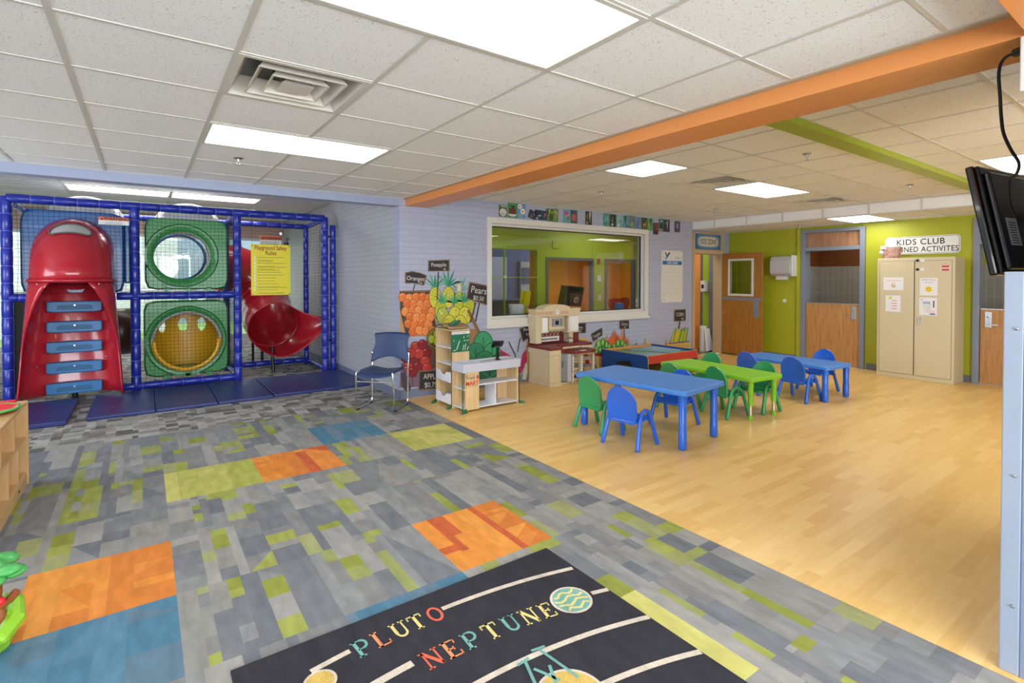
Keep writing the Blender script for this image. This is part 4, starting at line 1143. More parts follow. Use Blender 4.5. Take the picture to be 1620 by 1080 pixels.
for x in (1.29, 1.795):
    b.tube([(x, 8.303, 1.97), (x, 8.33, 2.2), (x, 8.347, 2.43)], .0015, m_net, 5)
    for z in (1.965, 1.255): b.cyl((x, 8.296, z), (x, 8.30, z), .008, m_black, 8)
b.build('hanging_cord', t)
def warn(x0, z0, w, h, y, label, par=None):
    b = MB(); b.box(x0, y, z0+h*.55, x0+w, y+.005, z0+h, m_or); b.box(x0, y, z0, x0+w, y+.005, z0+h*.55, m_white)
    s_ = tag(b.build('warning_sign'), label, 'sign')
    b = MB(); yy = y-.001; b.text('WARNING', min(w*.2, h*.6), m_ink, (x0+w*.58, yy, z0+h*.6), (1, 0, 0), (0, 0, 1), sx=.9, bold=.03)
    b.prism([(x0+w*.06, z0+h*.63), (x0+w*.17, z0+h*.63), (x0+w*.115, z0+h*.9)], 'y', yy, yy+.0008, m_ink)
    b.text('No climbing on outside of', h*.19, m_ink, (x0+w*.5, yy, z0+h*.30), (1, 0, 0), (0, 0, 1), sx=.85)
    b.text('the playground equipment.', h*.19, m_ink, (x0+w*.5, yy, z0+h*.09), (1, 0, 0), (0, 0, 1), sx=.85)
    b.build('lettering', s_)
warn(-.45, 2.165, .31, .10, 8.32, 'orange and white warning sign on the net above the red climber')
warn(1.56, 2.03, .33, .16, 9.30, 'orange and white warning sign behind the yellow rules board')
# floor mats
m_mat = mat('mat_vinyl', '#26336f', rough=.42, noise=.15, nscale=5, bump=.25, bscale=12)
def fmat(name, x0, x1, y0, y1, n, label, rz=0, h=.04):
    t = thing(name, label, 'mat', ((x0+x1)/2, (y0+y1)/2, 0), rz); w = (x1-x0)/n
    for i in range(n):
        a = -(x1-x0)/2+w*i; d = (y1-y0)/2
        b = MB(); rows = []
        rg = random.Random(i+int(x0*10))
        b.box(a+.002, -d, 0, a+w-.002, d, h, m_mat); b.build('mat_panel', t, bevel=.012, bseg=3)
    return t
fmat('folding_mat', -.5, 1.31, 6.93, 8.25, 3, 'long blue vinyl folding mat in front of the green panels')
fmat('folding_mat', 1.315, 2.545, 6.97, 8.28, 2, 'blue vinyl folding mat ending at the side wall')
fmat('folding_mat', -2.0, -.64, 6.87, 8.1, 1, 'blue vinyl mat under the red climber, behind the wooden shelf', R(0), .05)
m_mesh = mat('dark_mesh', '#1d2026', rough=.8)
b = MB(); b.box(-1.27, .06, .1, -1.245, fy(PB)-.05, 1.22, m_mesh); b.build('side_screen', frame)

# ---------------------------------------------------------------- wooden toy shelf at the left
m_birch = wood_mat('birch_ply', '#d3ad78', '#bf9560', stretch=(3, .4, 3), scale=6, rough=.35, coat=.1)
m_birchv = wood_mat('birch_ply_upright', '#d3ad78', '#bf9560', stretch=(3, 3, .4), scale=6, rough=.35, coat=.1)
t = thing('toy_shelf', 'low birch plywood toy shelf with open compartments', 'shelf', (-.69, 3.87, 0))
b = MB(); b.box(-.36, 0, .58, .0, 1.22, .60, m_birch); b.build('top_board', t, bevel=.006)
b = MB(); b.box(-.36, 1.2, 0, 0, 1.22, .58, m_birchv); b.box(-.37, 1.195, 0, .003, 1.225, .602, m_birchv); b.build('end_panel', t, bevel=.004)
b = MB(); b.box(-.36, 0, 0, 0, .02, .58, m_birchv); b.build('end_panel', t, bevel=.004)
b = MB(); b.box(-.36, .02, .04, -.345, 1.2, .58, m_birchv); b.build('back_panel', t)
for z in (.075, .33): b = MB(); b.box(-.345, .02, z, -.006, 1.195, z+.016, m_birch); b.build('shelf_board', t, bevel=.003)
for y, z0, z1 in ((.42, .346, .58), (.82, .346, .58), (.3, .091, .33), (.62, .091, .33), (.93, .091, .33)): b = MB(); b.box(-.345, y, z0, -.012, y+.016, z1, m_birchv); b.build('divider', t)
b = MB(); b.box(-.02, .02, .0, -.004, 1.195, .075, m_birch); b.cyl((-.003, .88, .05), (-.001, .88, .05), .012, m_blackm, 10); b.build('plinth', t, bevel=.002)
b = MB(); b.lathe([(.0001, .004), (.13, .004), (.17, .02), (.175, .03), (.165, .03), (.125, .012), (.0001, .012)], mat('toy_red', '#d9212c', rough=.25), 28)
p_ = b.build('toy_plate', smooth=50); p_.location = (-.86, 4.75, .6); tag(p_, 'round red toy plate with a green rim on the wooden shelf', 'toy')
b = MB(); b.tube([(.175*math.cos(2*PI*k/28), .175*math.sin(2*PI*k/28), .026) for k in range(28)], .008, mat('toy_green', '#3faf4c', rough=.35), 8, closed=True); b.build('rim', p_, smooth=60)
b = MB(); b.box(-.05, -.05, 0, .05, .03, .02, MATS['toy_red']); b.box(-.08, -.03, .0, .06, .01, .028, MATS['toy_red']); b.box(-.14, -.01, 0, -.06, .02, .018, MATS['toy_red'])
o = b.build('toy_block', bevel=.006); o.location = (-.80, 5.02, .601); tag(o, 'small red toy piece at the far end of the wooden shelf', 'toy')
# tree toy on the carpet
m_tg = mat('toy_lime', '#86b82c', rough=.3); m_tb = mat('toy_brown', '#8a4a22', rough=.45); m_tl = mat('toy_leaf', '#4aa555', rough=.35)
t = thing('toy_tree_playset', 'plastic tree toy with lime base at the left edge of the carpet', 'toy', (-.60, 2.9, 0))
b = MB(); pts = [(-.22, -.14), (.08, -.16), (.15, -.05), (.16, .06), (.08, .15), (-.2, .16)]
b.prism(pts, 'z', 0, .07, m_tg); b.tube([(.12, -.1, .06), (.16, .0, .09), (.15, .08, .13), (.1, .12, .14)], [.03, .035, .03, .02], m_tg, 10); b.build('base', t, bevel=.02, bseg=3)
b = MB(); b.cyl((.10, -.155, .05), (.105, -.165, .05), .03, mat('toy_violet', '#6a4fc0', rough=.3), 16); b.build('button', t)
b = MB(); b.tube([(.13, .02, .06), (.11, .02, .13), (.10, .02, .19), (.10, .02, .26)], [.022, .018, .02, .022], m_tb, 10); b.tube([(.10, .02, .14), (.14, .01, .17), (.165, 0, .20)], [.016, .015, .017], m_tb, 8); b.build('trunk', t, smooth=50)
b = MB(); rg = random.Random(5)
for i in range(16):
    a = rg.uniform(0, 2*PI); r_ = rg.uniform(0, .12); b.sphere((.07+r_*math.cos(a), .02+r_*math.sin(a), .275+rg.uniform(-.01, .03)), rg.uniform(.035, .05), m_tl, 9, 6, (1.2, 1.2, .55))
b.build('foliage', t, smooth=50)
b = MB(); b.sphere((.12, -.03, .19), .018, MATS['toy_red'], 10, 7); b.build('bird', t, smooth=60)

# ---------------------------------------------------------------- space rug
m_rug = pile_mat('rug_charcoal', '#36363c', scale=300, vary=.2)
rc = {'t': '#74aaa0', 'o': '#df8f62', 'y': '#dccb84', 'r': '#d9694f', 'c': '#cdc2b2', 'g': '#c9ab5e'}
RC = {k: pile_mat('rug_'+k, v, scale=300) for k, v in rc.items()}
rug = MB(); rug.box(.255, -.1, 0, 1.79, 2.19, .010, m_rug)
rug = tag(rug.build('space_rug', bevel=.003), 'charcoal solar system rug with coloured letters and orbit lines', 'rug')
zt = .0112
SUN = (1.02, -.95)
def orbit_band(r, a0, a1, w=.028, yoff=0):
    n = 40; vs = []
    for i in range(n+1):
        a = a0+(a1-a0)*i/n
        for q in (r-w/2, r+w/2): vs.append((SUN[0]+q*math.sin(a), SUN[1]+q*math.cos(a), zt))
    return vs, [(2*i, 2*i+1, 2*i+3, 2*i+2) for i in range(n)]
b = MB()
def clip(r, xl, xr): return math.asin((xl-SUN[0])/r), math.asin((xr-SUN[0])/r)
for r, xl, xr in ((3.0, 1.075, 1.77), (3.0, .50, .655), (2.78, 1.70, 1.785), (2.78, .58, .83), (2.545, .80, 1.785), (2.3, 1.33, 1.785), (2.09, 1.45, 1.785), (2.3, .3, .9), (2.09, .3, .9)):
    a0, a1 = clip(r, xl, xr); v, f = orbit_band(r, a0, a1, .034 if r == 2.78 and xl < 1 else .026); b.add(v, f, RC['c'])
b.build('orbit_line', rug)
# slab-serif letters from strokes, unit cell 0..1
def stroke(p, q, w):
    d = Vector((q[0]-p[0], q[1]-p[1])); L = d.length or 1; n = Vector((-d.y, d.x))/L*w/2
    return [(p[0]+n.x, p[1]+n.y), (p[0]-n.x, p[1]-n.y), (q[0]-n.x, q[1]-n.y), (q[0]+n.x, q[1]+n.y)]
K, T_ = .17, .08
def bowl(cx, cy, rx, ry, a0, a1, w, n=10):
    out = []
    for i in range(n):
        A = a0+(a1-a0)*i/n; B = a0+(a1-a0)*(i+1)/n
        wi = w
        out.append([(cx+(rx-wi/2)*math.cos(A), cy+(ry-wi/2)*math.sin(A)), (cx+(rx+wi/2)*math.cos(A), cy+(ry+wi/2)*math.sin(A)), (cx+(rx+wi/2)*math.cos(B), cy+(ry+wi/2)*math.sin(B)), (cx+(rx-wi/2)*math.cos(B), cy+(ry-wi/2)*math.sin(B))])
    return out
LET = {
 'P': [stroke((.22, 0), (.22, 1), K), stroke((.05, .035), (.42, .035), T_), stroke((.05, .965), (.5, .965), T_), stroke((.22, .46), (.5, .46), T_)]+bowl(.48, .71, .25, .25, -PI/2, PI/2, .13),
 'L': [stroke((.22, 0), (.22, 1), K), stroke((.05, .965), (.42, .965), T_), stroke((.05, .04), (.75, .04), T_), stroke((.73, 0), (.73, .26), .07)],
 'U': [stroke((.2, .3), (.2, 1), K), stroke((.7, .3), (.7, 1), .09), stroke((.04, .965), (.38, .965), T_), stroke((.55, .965), (.86, .965), T_)]+bowl(.45, .3, .25, .26, PI, 2*PI, .12),
 'T': [stroke((.42, 0), (.42, 1), K), stroke((.05, .955), (.8, .955), .09), stroke((.07, .72), (.07, .98), .07), stroke((.78, .72), (.78, .98), .07), stroke((.25, .035), (.6, .035), T_)],
 'O': bowl(.45, .5, .33, .45, 0, 2*PI, .14, 22),
 'N': [stroke((.17, 0), (.17, 1), .09), stroke((.75, 0), (.75, 1), .09), stroke((.17, .98), (.75, .02), .17), stroke((.03, .035), (.33, .035), T_), stroke((.6, .965), (.9, .965), T_), stroke((.0, .965), (.2, .965), T_)],
 'E': [stroke((.22, 0), (.22, 1), K), stroke((.05, .04), (.75, .04), T_), stroke((.05, .96), (.72, .96), T_), stroke((.22, .5), (.52, .5), T_), stroke((.52, .38), (.52, .62), .06), stroke((.73, 0), (.73, .26), .07), stroke((.70, .74), (.70, 1), .07)]}
def rug_word(word, cols, xs_, r_base, h, w):
    for ch, c, xm in zip(word, cols, xs_):
        a = math.asin((xm-SUN[0])/(r_base+h/2)); b = MB()
        er = Vector((math.sin(a), math.cos(a))); et = Vector((math.cos(a), -math.sin(a)))
        for s_ in LET[ch]:
            P = []
            for u, v in s_:
                q = Vector(SUN)+er*(r_base+v*h)+et*((u-.42)*w); P.append((q.x, q.y, zt+.0003))
            b.poly(P, RC[c])
        b.build('letter_'+ch.lower(), rug)
rug_word('PLUTO', 'toyyr', [.70, .782, .865, .945, 1.03], 2.935, .10, .083)
rug_word('NEPTUNE', 'rotytyy', [.90, .99, 1.078, 1.175, 1.268, 1.36, 1.452], 2.705, .10, .088)
b = MB(); c = (1.59, 1.765); n = 32
def disc(b, cx, cy, r, m, z, n=32): b.poly([(cx+r*math.cos(2*PI*k/n), cy+r*math.sin(2*PI*k/n), z) for k in range(n)], m)
disc(b, c[0], c[1], .098, RC['c'], zt+.0003); disc(b, c[0], c[1], .086, RC['t'], zt+.0006)
for k in range(4):
    y = c[1]-.055+.036*k; hw = math.sqrt(max(0, .084**2-(y-c[1])**2))
    P = []; Q = []
    for i in range(7):
        x = c[0]-hw*.94+2*hw*.94*i/6; wv = .012*math.sin(i*1.6+k*1.3)
        P.append((x, y+wv+.007)); Q.append((x, y+wv-.007))
    b.poly([(x, y_, zt+.0009) for x, y_ in P+Q[::-1]], RC['y'])
b.build('neptune_disc', rug)
b = MB(); disc(b, .515, 1.935, .06, RC['c'], zt+.0003); disc(b, .515, 1.935, .05, RC['g'], zt+.0006); b.build('pluto_disc', rug)
b = MB(); disc(b, 1.22, 1.35, .13, RC['c'], zt+.0003); disc(b, 1.22, 1.35, .118, RC['g'], zt+.0006); b.build('planet_disc', rug)
b = MB()
for x0, y0, x1, y1 in ((1.185, 1.575, 1.13, 1.41), (1.19, 1.53, 1.235, 1.43), (1.25, 1.51, 1.20, 1.40), (1.27, 1.60, 1.30, 1.40), (1.15, 1.58, 1.21, 1.585), (1.24, 1.61, 1.30, 1.60)):
    b.poly([(u, v, zt+.001) for u, v in stroke((x0, y0), (x1, y1), .013)], RC['t'])
b.build('ship_outline', rug)

# ---------------------------------------------------------------- big interior window
t = struct(thing('window_1', 'large interior window with a cream frame into the reception', None, (0, 0, 0)))
if 'category' in t: del t['category']
b = MB()
fo = [(3.82, .825), (7.12, .825), (7.12, 2.325), (3.82, 2.325)]; fi = [(WX0, WZ0), (WX1, WZ0), (WX1, WZ1), (WX0, WZ1)]
b.ring(fo, fi, 'y', 5.935, 5.97, m_cream); b.build('window_frame', t, bevel=.004)
b = MB(); b.ring([(WX0+.0, WZ0), (WX1, WZ0), (WX1, WZ1), (WX0, WZ1)], [(WX0+.035, WZ0+.035), (WX1-.035, WZ0+.035), (WX1-.035, WZ1-.035), (WX0+.035, WZ1-.035)], 'y', 5.99, 6.07, m_cream)
b.build('sash', t, bevel=.003)
b = MB(); g0, g1 = WX0+.035, WX1-.035
b.ring([(g0, WZ0+.035), (g1, WZ0+.035), (g1, WZ1-.035), (g0, WZ1-.035)], [(g0+.012, WZ0+.047), (g1-.012, WZ0+.047), (g1-.012, WZ1-.047), (g0+.012, WZ1-.047)], 'y', 6.02, 6.04, m_blackm); b.build('gasket', t)
b = MB(); b.box(g0+.005, 6.028, WZ0+.04, g1-.005, 6.032, WZ1-.04, m_glass); b.build('pane', t)
b = MB(); b.box(3.80, 5.915, .80, 7.14, 5.97, .835, m_cream); b.build('window_sill', t, bevel=.003)

# ---------------------------------------------------------------- reception room behind the glass
m_rgreen = mat('reception_green', '#a5bb35', rough=.55)
m_rorange = mat('reception_orange', '#f09a45', rough=.5)
m_rdoor = mat('reception_door_frame', '#62666e', rough=.5)
m_rnavy = mat('reception_navy', '#3d4680', rough=.5)
RY = 8.2
mb = MB()
for a, b_, c, d in ((6.46, 6.71, 0, TOP), (6.71, 7.99, 1.89, TOP), (7.99, 8.39, 0, TOP), (8.39, 9.33, 1.89, TOP), (9.33, 9.6, 0, TOP)): mb.box(a, RY, c, b_, RY+.1, d, m_rgreen)
mb.box(2.72, RY, 2.05, 6.46, RY+.1, TOP, m_rgreen)
struct(mb.build('wall_reception'), 'green wall of the reception seen through the window')
mb = MB()
for x0, x1, xm in ((6.71, 7.99, 7.36), (8.39, 9.33, 8.8)):
    mb.box(x0, RY+.4, 0, x1, RY+.45, 2.2, m_rorange); mb.box(x0-.1, RY+.1, 0, x0, RY+.45, 2.2, m_rorange); mb.box(x1, RY+.1, 0, x1+.03, RY+.45, 2.2, m_rorange)
struct(mb.build('wall_corridor'))
for n, (x0, x1) in enumerate(((6.71, 7.99), (8.39, 9.33))):
    mb = MB(); mb.box(x0-.03, RY-.02, 0, x0+.03, RY+.08, 1.92, m_rdoor); mb.box(x1-.03, RY-.02, 0, x1+.03, RY+.08, 1.92, m_rdoor); mb.box(x0+.03, RY-.02, 1.86, x1-.03, RY+.08, 1.92, m_rdoor)
    struct(mb.build('door_%d' % (n+4)), 'dark framed opening in the reception')
mb = MB(); mb.box(2.72, 10.4, 0, 9.45, 10.5, TOP, m_rnavy); mb.box(2.62, 8.3, 0, 2.72, 10.5, TOP, m_rnavy); struct(mb.build('wall_reception_rear'))
mb = MB(); mb.box(2.72, 6.13, 2.62, 9.45, 10.5, 2.68, m_tile); struct(mb.build('ceiling_reception'))
light(6.2, 9.1, 2.60, 1.22, .61, 'reception ceiling light over the navy counter', None, m_diff2)
for x, y, l in ((4.3, 6.9, 'reception ceiling light behind the left part of the glass'), (7.0, 7.2, 'reception ceiling light before the orange openings'), (8.0, 6.3, 'reception ceiling light near the right end of the glass')):
    light(x, y, 2.60, 1.22, .61, l, None, m_diff2)
mb = MB(); mb.box(5.0, 9.3, 0, 8.3, 9.6, .98, m_rnavy); mb.box(4.95, 9.25, .98, 8.35, 9.65, 1.02, mat('counter_top_navy', '#4a5590')); tag(mb.build('reception_counter', bevel=.01), 'dark navy counter deep inside the reception', 'counter')
mb = MB(); mb.box(7.62, 10.33, .95, 8.0, 10.39, 1.9, mat('notice_grey', '#8a8c96')); mb.box(7.66, 10.31, 1.35, 7.96, 10.33, 1.75, mat('poster_navy', '#2a3060')); tag(mb.build('notice_panel'), 'grey notice panel on the navy wall in the reception', 'notice board')
mb = MB(); mb.box(6.72, 10.33, .9, 7.2, 10.39, 2.0, mat('door_pale', '#8f98b4')); tag(mb.build('cupboard_panel'), 'pale blue grey cupboard at the far left behind the glass', 'cupboard')
mb = MB(); mb.box(5.63, 8.16, .0, 5.65, 8.2, 2.05, m_rgreen); mb.box(2.72, 8.17, 1.5, 6.46, 8.19, 1.515, m_rgreen); mb.box(5.61, 8.15, 1.49, 5.67, 8.16, 1.54, m_white); struct(mb.build('trim_4'), 'slim green glazing bars in the reception')
# computer on the desk
t = thing('reception_desk', 'dark desk top behind the window sill', 'desk', (0, 0, 0))
mb = MB(); mb.box(5.0, 6.25, .86, 7.0, 6.75, .90, m_blackm); mb.build('desktop', t, bevel=.004)
for x in (5.05, 6.9): mb = MB(); mb.box(x, 6.3, 0, x+.05, 6.7, .86, m_blackm); mb.build('leg', t)
t = thing('computer_monitor', 'black computer monitor seen from behind, with a white round sticker', 'monitor', (5.72, 6.45, .9), R(4))
b = MB(); b.M = Matrix.Rotation(R(12), 4, 'X') @ Matrix.Rotation(R(4), 4, 'Y'); b.box(-.26, -.02, .14, .26, .02, .47, m_black); b.box(-.2, -.035, .2, .2, -.02, .40, m_black)
b.cyl((.10, -.037, .25), (.10, -.0345, .25), .05, m_white, 24); b.cyl((.10, -.0385, .25), (.10, -.0365, .25), .042, m_blackm, 24); b.text('F', .07, m_white, (.10, -.0395, .228), (1, 0, 0), (0, 0, 1))
b.build('screen_housing', t, bevel=.006)
b = MB(); b.cyl((0, .0, .0), (0, .0, .16), .02, m_steel, 10); b.box(-.12, -.1, 0, .12, .08, .012, m_black); b.build('stand', t)
b = MB(); b.cyl((0, 0, .06), (.0, 0, .0), .02, m_black, 10); b.sphere((0, 0, .09), .04, m_black, 12, 8, (1.6, 1, .7)); b.tube([(-.06, 0, .12), (-.02, 0, .09), (.12, 0, .07)], .018, m_black, 8)
o = b.build('desk_phone', smooth=50); o.location = (5.18, 6.45, .90); tag(o, 'black phone handset left of the computer monitor', 'phone')
b = MB(); b.M = Matrix.Translation((5.02, 6.95, 0)) @ Matrix.Rotation(R(10), 4, 'Y'); b.box(0, 0, 0, .10, .03, 1.3, m_yel); b.box(0, .12, 0, .10, .15, 1.3, m_yel)
tag(b.build('wet_floor_sign'), 'yellow folded floor sign leaning behind the glass', 'sign')
b = MB(); b.lathe([(.0001, 0), (.1, 0), (.13, .3), (.12, .3), (.0001, .02)], m_pshelf, 16, (4.75, 6.55, .78)); b.box(4.6, 6.4, 0, 4.9, 6.7, .78, m_blackm)
tag(b.build('waste_bin', smooth=40), 'pale bin on a dark stand behind the glass left of the kitchen', 'bin')
t = thing('blue_box', 'upright blue box on the sill inside the window', 'box', (6.73, 6.25, .90)); b = MB(); b.box(-.07, -.05, 0, .07, .05, .16, mat('box_blue', '#3c69b4')); b.build('body', t, bevel=.015)
for i, (x, y) in enumerate(((7.15, 6.75), (7.5, 6.85), (7.85, 6.7))):
    b = MB(); b.prism([(-.15, 0), (.15, 0), (.15, .1), (.09, .25), (.15, .4), (.13, .48), (.05, .5), (-.05, .5), (-.13, .48), (-.15, .4), (-.09, .25), (-.15, .1)], 'y', -.02, .02, mat('chair_red', '#b8202c', rough=.35))
    b.box(-.15, 0, -.02, .15, .3, .0, MATS['chair_red'])
    for u in (-.13, .13): b.cyl((u, 0, -.6), (u, 0, 0), .012, m_black, 6)
    o = b.build('red_chair'); o.location = (x, y, .62); tag(o, ['red chair back in the reception, leftmost of three', 'middle red chair back in the reception', 'red chair back in the reception, nearest the window frame'][i], 'chair', 'red chairs in the reception')
def small(name, x, y, z, w, h, m, label, cat, d=.02, ax='y'):
    b = MB()
    if ax == 'y': b.box(x, y-d, z, x+w, y, z+h, m)
    else: b.box(x-d, y, z, x, y+w, z+h, m)
    return tag(b.build(name, bevel=.003), label, cat)
small('thermostat', 8.12, RY, 1.42, .12, .13, m_white, 'white thermostat between the two orange openings', 'thermostat')
small('light_switch', 8.16, RY, 1.0, .08, .12, m_white, 'white light switch below the thermostat in the reception', 'switch')
small('alarm_strobe', 8.13, RY, 1.80, .08, .12, m_brn, 'brown alarm sounder high between the orange openings', 'alarm')
small('wall_grille', 6.85, RY, 2.1, .2, .16, m_rgreen, 'small square grille above the left orange opening', 'grille')

# ---------------------------------------------------------------- corner doorway with KIDS ZONE panel
m_tanf = mat('tan_door_frame', '#c2a888', rough=.5)
mb = MB(); mb.box(8.385, 5.93, 0, 8.44, 6.12, 2.36, m_tanf); mb.box(9.29, 5.93, 0, 9.345, 6.12, 2.36, m_tanf); mb.box(8.44, 5.93, 1.955, 9.29, 6.12, 2.03, m_tanf); mb.box(8.44, 5.93, 2.33, 9.29, 6.12, 2.365, m_tanf); mb.box(8.44, 5.96, 2.03, 9.29, 5.99, 2.33, m_tanf)
struct(mb.build('door_1', bevel=.003), 'tan framed corner doorway')
b = MB(); b.box(8.475, 5.945, 2.045, 9.265, 5.96, 2.335, mat('zone_blue', '#1f78a8', rough=.5))
s_ = tag(b.build('kids_zone_sign'), 'blue KIDS ZONE sign above the corner doorway', 'sign')
b = MB(); mcr = mat('zone_cream', '#d8d0c4', rough=.5)
pts = []; rg = random.Random(2)
for i in range(56):
    a = 2*PI*i/56; c, q = math.cos(a), math.sin(a); d = (abs(c)**4+abs(q)**4)**(-.25); k = 1+.04*(i % 2)
    pts.append((8.87+.30*c*d*k, 2.19+.095*q*d*k))
b.prism(pts, 'y', 5.9435, 5.945, mcr)
for i in range(60):
    a = 2*PI*i/60; c, q = math.cos(a), math.sin(a); d = (abs(c)**4+abs(q)**4)**(-.25)
    b.prism(arc(8.87+.335*c*d, 2.19+.118*q*d, .007, 0, 2*PI, 6), 'y', 5.943, 5.945, m_white)
b.text('KIDS ZONE', .14, mat('zone_ink', '#2c5563'), (8.87, 5.9425, 2.142), (1, 0, 0), (0, 0, 1), sx=.72, bold=.01); b.build('lettering', s_)
# passage beyond the doorway
mb = MB(); mb.box(9.45, 6.13, 0, 9.6, 6.32, TOP, m_greywall); struct(mb.build('wall_passage'), 'grey block return inside the doorway')
mb = MB(); mb.box(9.45, 6.32, 0, 9.6, 6.46, TOP, m_rgreen); mb.box(9.44, 6.46, 0, 9.6, 6.51, TOP, m_rdoor); mb.box(9.45, 6.51, 0, 9.6, RY, TOP, m_rorange); struct(mb.build('wall_passage_green'))
b = MB(); b.box(0, 0, 0, .10, .1, .22, m_white); b.box(-.005, .02, .06, 0, .08, .14, m_blackm); b.box(.0, .01, -.02, .08, .09, 0, m_kg); o = b.build('soap_dispenser', bevel=.012); o.location = (9.345, 6.34, 1.22); tag(o, 'white and black soap dispenser on the green strip inside the doorway', 'dispenser')
b = MB(); b.cyl((9.3, 6.34, .0), (9.3, 6.34, .52), .07, m_white, 18)
b.grid([[(9.3-.07+.14*j/6+.09*(1-i/6)*(j/6-.2), 6.26-.05*(1-i/6)-.02*math.sin(j*1.3), .02+.45*i/6) for j in range(7)] for i in range(7)], m_white); tag(b.build('paper_roll', smooth=50), 'tall white paper roll with a loose sheet inside the doorway', 'paper roll')
b = MB(); b.cyl((8.95, 7.1, 0), (8.95, 7.1, 1.5), .012, m_black, 8); b.prism([(8.85, .9), (9.05, .8), (9.02, 1.2), (8.97, 1.45), (8.93, 1.45), (8.9, 1.2)], 'y', 7.05, 7.12, mat('coat_lilac', '#6d6a94')); tag(b.build('hanging_coat'), 'lilac coat on a stand inside the corner doorway', 'coat')
# open door leaf with window, hinged at the doorway's right side
t = thing('door_2', None, None, (9.30, 5.92, 0), R(-92)); struct(t, 'open wooden door with a glazed upper half beside the corner doorway')
if 'category' in t: del t['category']
DL = .82
LX = [0, .13, .75, DL]
b = MB(); b.ring([(0, .03), (DL, .03), (DL, 1.97), (0, 1.97)], [(.15, 1.17), (.64, 1.17), (.64, 1.84), (.15, 1.84)], 'y', 0, .045, m_doorwood2); b.build('door_leaf', t, bevel=.002)
b = MB()
for y0, y1 in ((-.012, 0), (.045, .057)): b.ring([(.13, 1.15), (.66, 1.15), (.66, 1.86), (.13, 1.86)], [(.17, 1.19), (.62, 1.19), (.62, 1.82), (.17, 1.82)], 'y', y0, y1, m_cream)
b.build('window_frame', t, bevel=.002)
b = MB(); b.box(.15, .02, 1.17, .64, .024, 1.84, m_doorglass); b.build('pane', t)
b = MB(); b.box(0, -.006, 1.07, DL, 0, 1.12, m_greyframe); b.box(.66, -.006, .76, .76, 0, 1.07, m_greyframe); b.build('kick_plate', t)
b = MB(); b.sphere((DL, .02, 1.02), .018, mat('brass', '#c9a75a', rough=.25, metal=1), 10, 6); b.build('latch', t)
b = MB()
for i in range(9): b.sphere((.012, -.004, .15+.22*i), .008, m_steel, 6, 4)
b.build('hinge_screws', t)

# ---------------------------------------------------------------- half doors in the green wall
def half_door(n, y0, y1, label, handle_right=True):
    t = thing('door_%d' % n, None, None, (9.62, 0, 0)); struct(t, label)
    if 'category' in t: del t['category']
    f = MB(); w = .075
    f.box(-.045, y0, 0, .15, y0+w, 2.34, m_greyframe); f.box(-.045, y1-w, 0, .15, y1, 2.34, m_greyframe)
    f.box(-.045, y0+w, 2.28, .15, y1-w, 2.34, m_greyframe); f.box(-.045, y0+w, 1.965, .15, y1-w, 2.03, m_greyframe); f.build('door_frame', t, bevel=.004)
    b = MB(); b.box(.03, y0+w, 2.03, .07, y1-w, 2.28, m_darkwoodtop); b.build('transom_panel', t)
    b = MB(); b.box(.0, y0+w+.005, .012, .045, y1-w-.005, 1.055, m_doorwood); lf = b.build('door_leaf', t, bevel=.002)
    b = MB(); b.box(-.004, y0+w+.005, 1.05, .049, y1-w-.005, 1.062, m_steel)
    b.build('cap_strip', t)
    hy = y0+w+.09 if handle_right else y1-w-.09
    s = 1 if handle_right else -1
    b = MB(); b.box(-.012, hy-.035, .80, 0, hy+.035, 1.02, m_steel); b.cyl((-.012, hy, .84), (-.055, hy, .84), .012, m_steel, 10); b.box(-.062, min(hy, hy+s*.11), .83, -.046, max(hy, hy+s*.11), .85, m_steel); b.cyl((-.02, hy, .95), (-.012, hy, .95), .014, m_chrome, 12)
    b.build('door_handle', t, bevel=.003)
    return t
half_door(3, D2a, D2b, 'grey framed half door left of the cream cupboard', True)
half_door(6, D3a, D3b, 'grey framed half door at the right edge', False)
# tiled washrooms behind the half doors
m_wtile = tile_grid_mat('washroom_tile', '#a8a59e', '#c6c3bb', .1, .3, 'x'); m_wt2 = tile_grid_mat('washroom_tile_side', '#a8a59e', '#c6c3bb', .1, .3, 'y')
m_wbrown = mat('washroom_brown', '#7a451c', rough=.6)
mb = MB()
for y0, y1 in ((3.2, 5.0), (.3, 2.9)):
    mb.box(11.2, y0, 0, 11.3, y1, 1.72, m_wtile); mb.box(11.2, y0, 1.72, 11.3, y1, TOP, m_wbrown if y0 > 3 else m_green)
    for yy in (y0, y1): mb.box(9.76, yy-.05, 0, 11.2, yy, 1.72, m_wt2); mb.box(9.76, yy-.05, 1.72, 11.2, yy, TOP, m_wbrown if y0 > 3 else m_green)
    mb.box(9.76, y0, 2.5, 11.2, y1, 2.56, m_wbrown if y0 > 3 else m_tile)
struct(mb.build('wall_washroom'), 'tiled washroom walls behind the half doors')
m_diff3 = emit('light_diffuser_washroom', '#fff3df', 5)
light(10.1, 3.8, 2.48, .61, .61, 'ceiling light of the washroom behind the half door', None, m_diff3)
light(10.1, 1.2, 2.48, .61, .61, 'ceiling light of the washroom at the right edge', None, m_diff3)
b = MB(); b.box(11.0, 3.62, 1.08, 11.195, 4.1, 1.32, m_pshelf); b.box(10.99, 3.95, 1.1, 11.0, 4.08, 1.2, m_blackm); tag(b.build('hand_dryer', bevel=.03, bseg=3), 'pale paper dispenser on the washroom tiles behind the half door', 'dispenser')
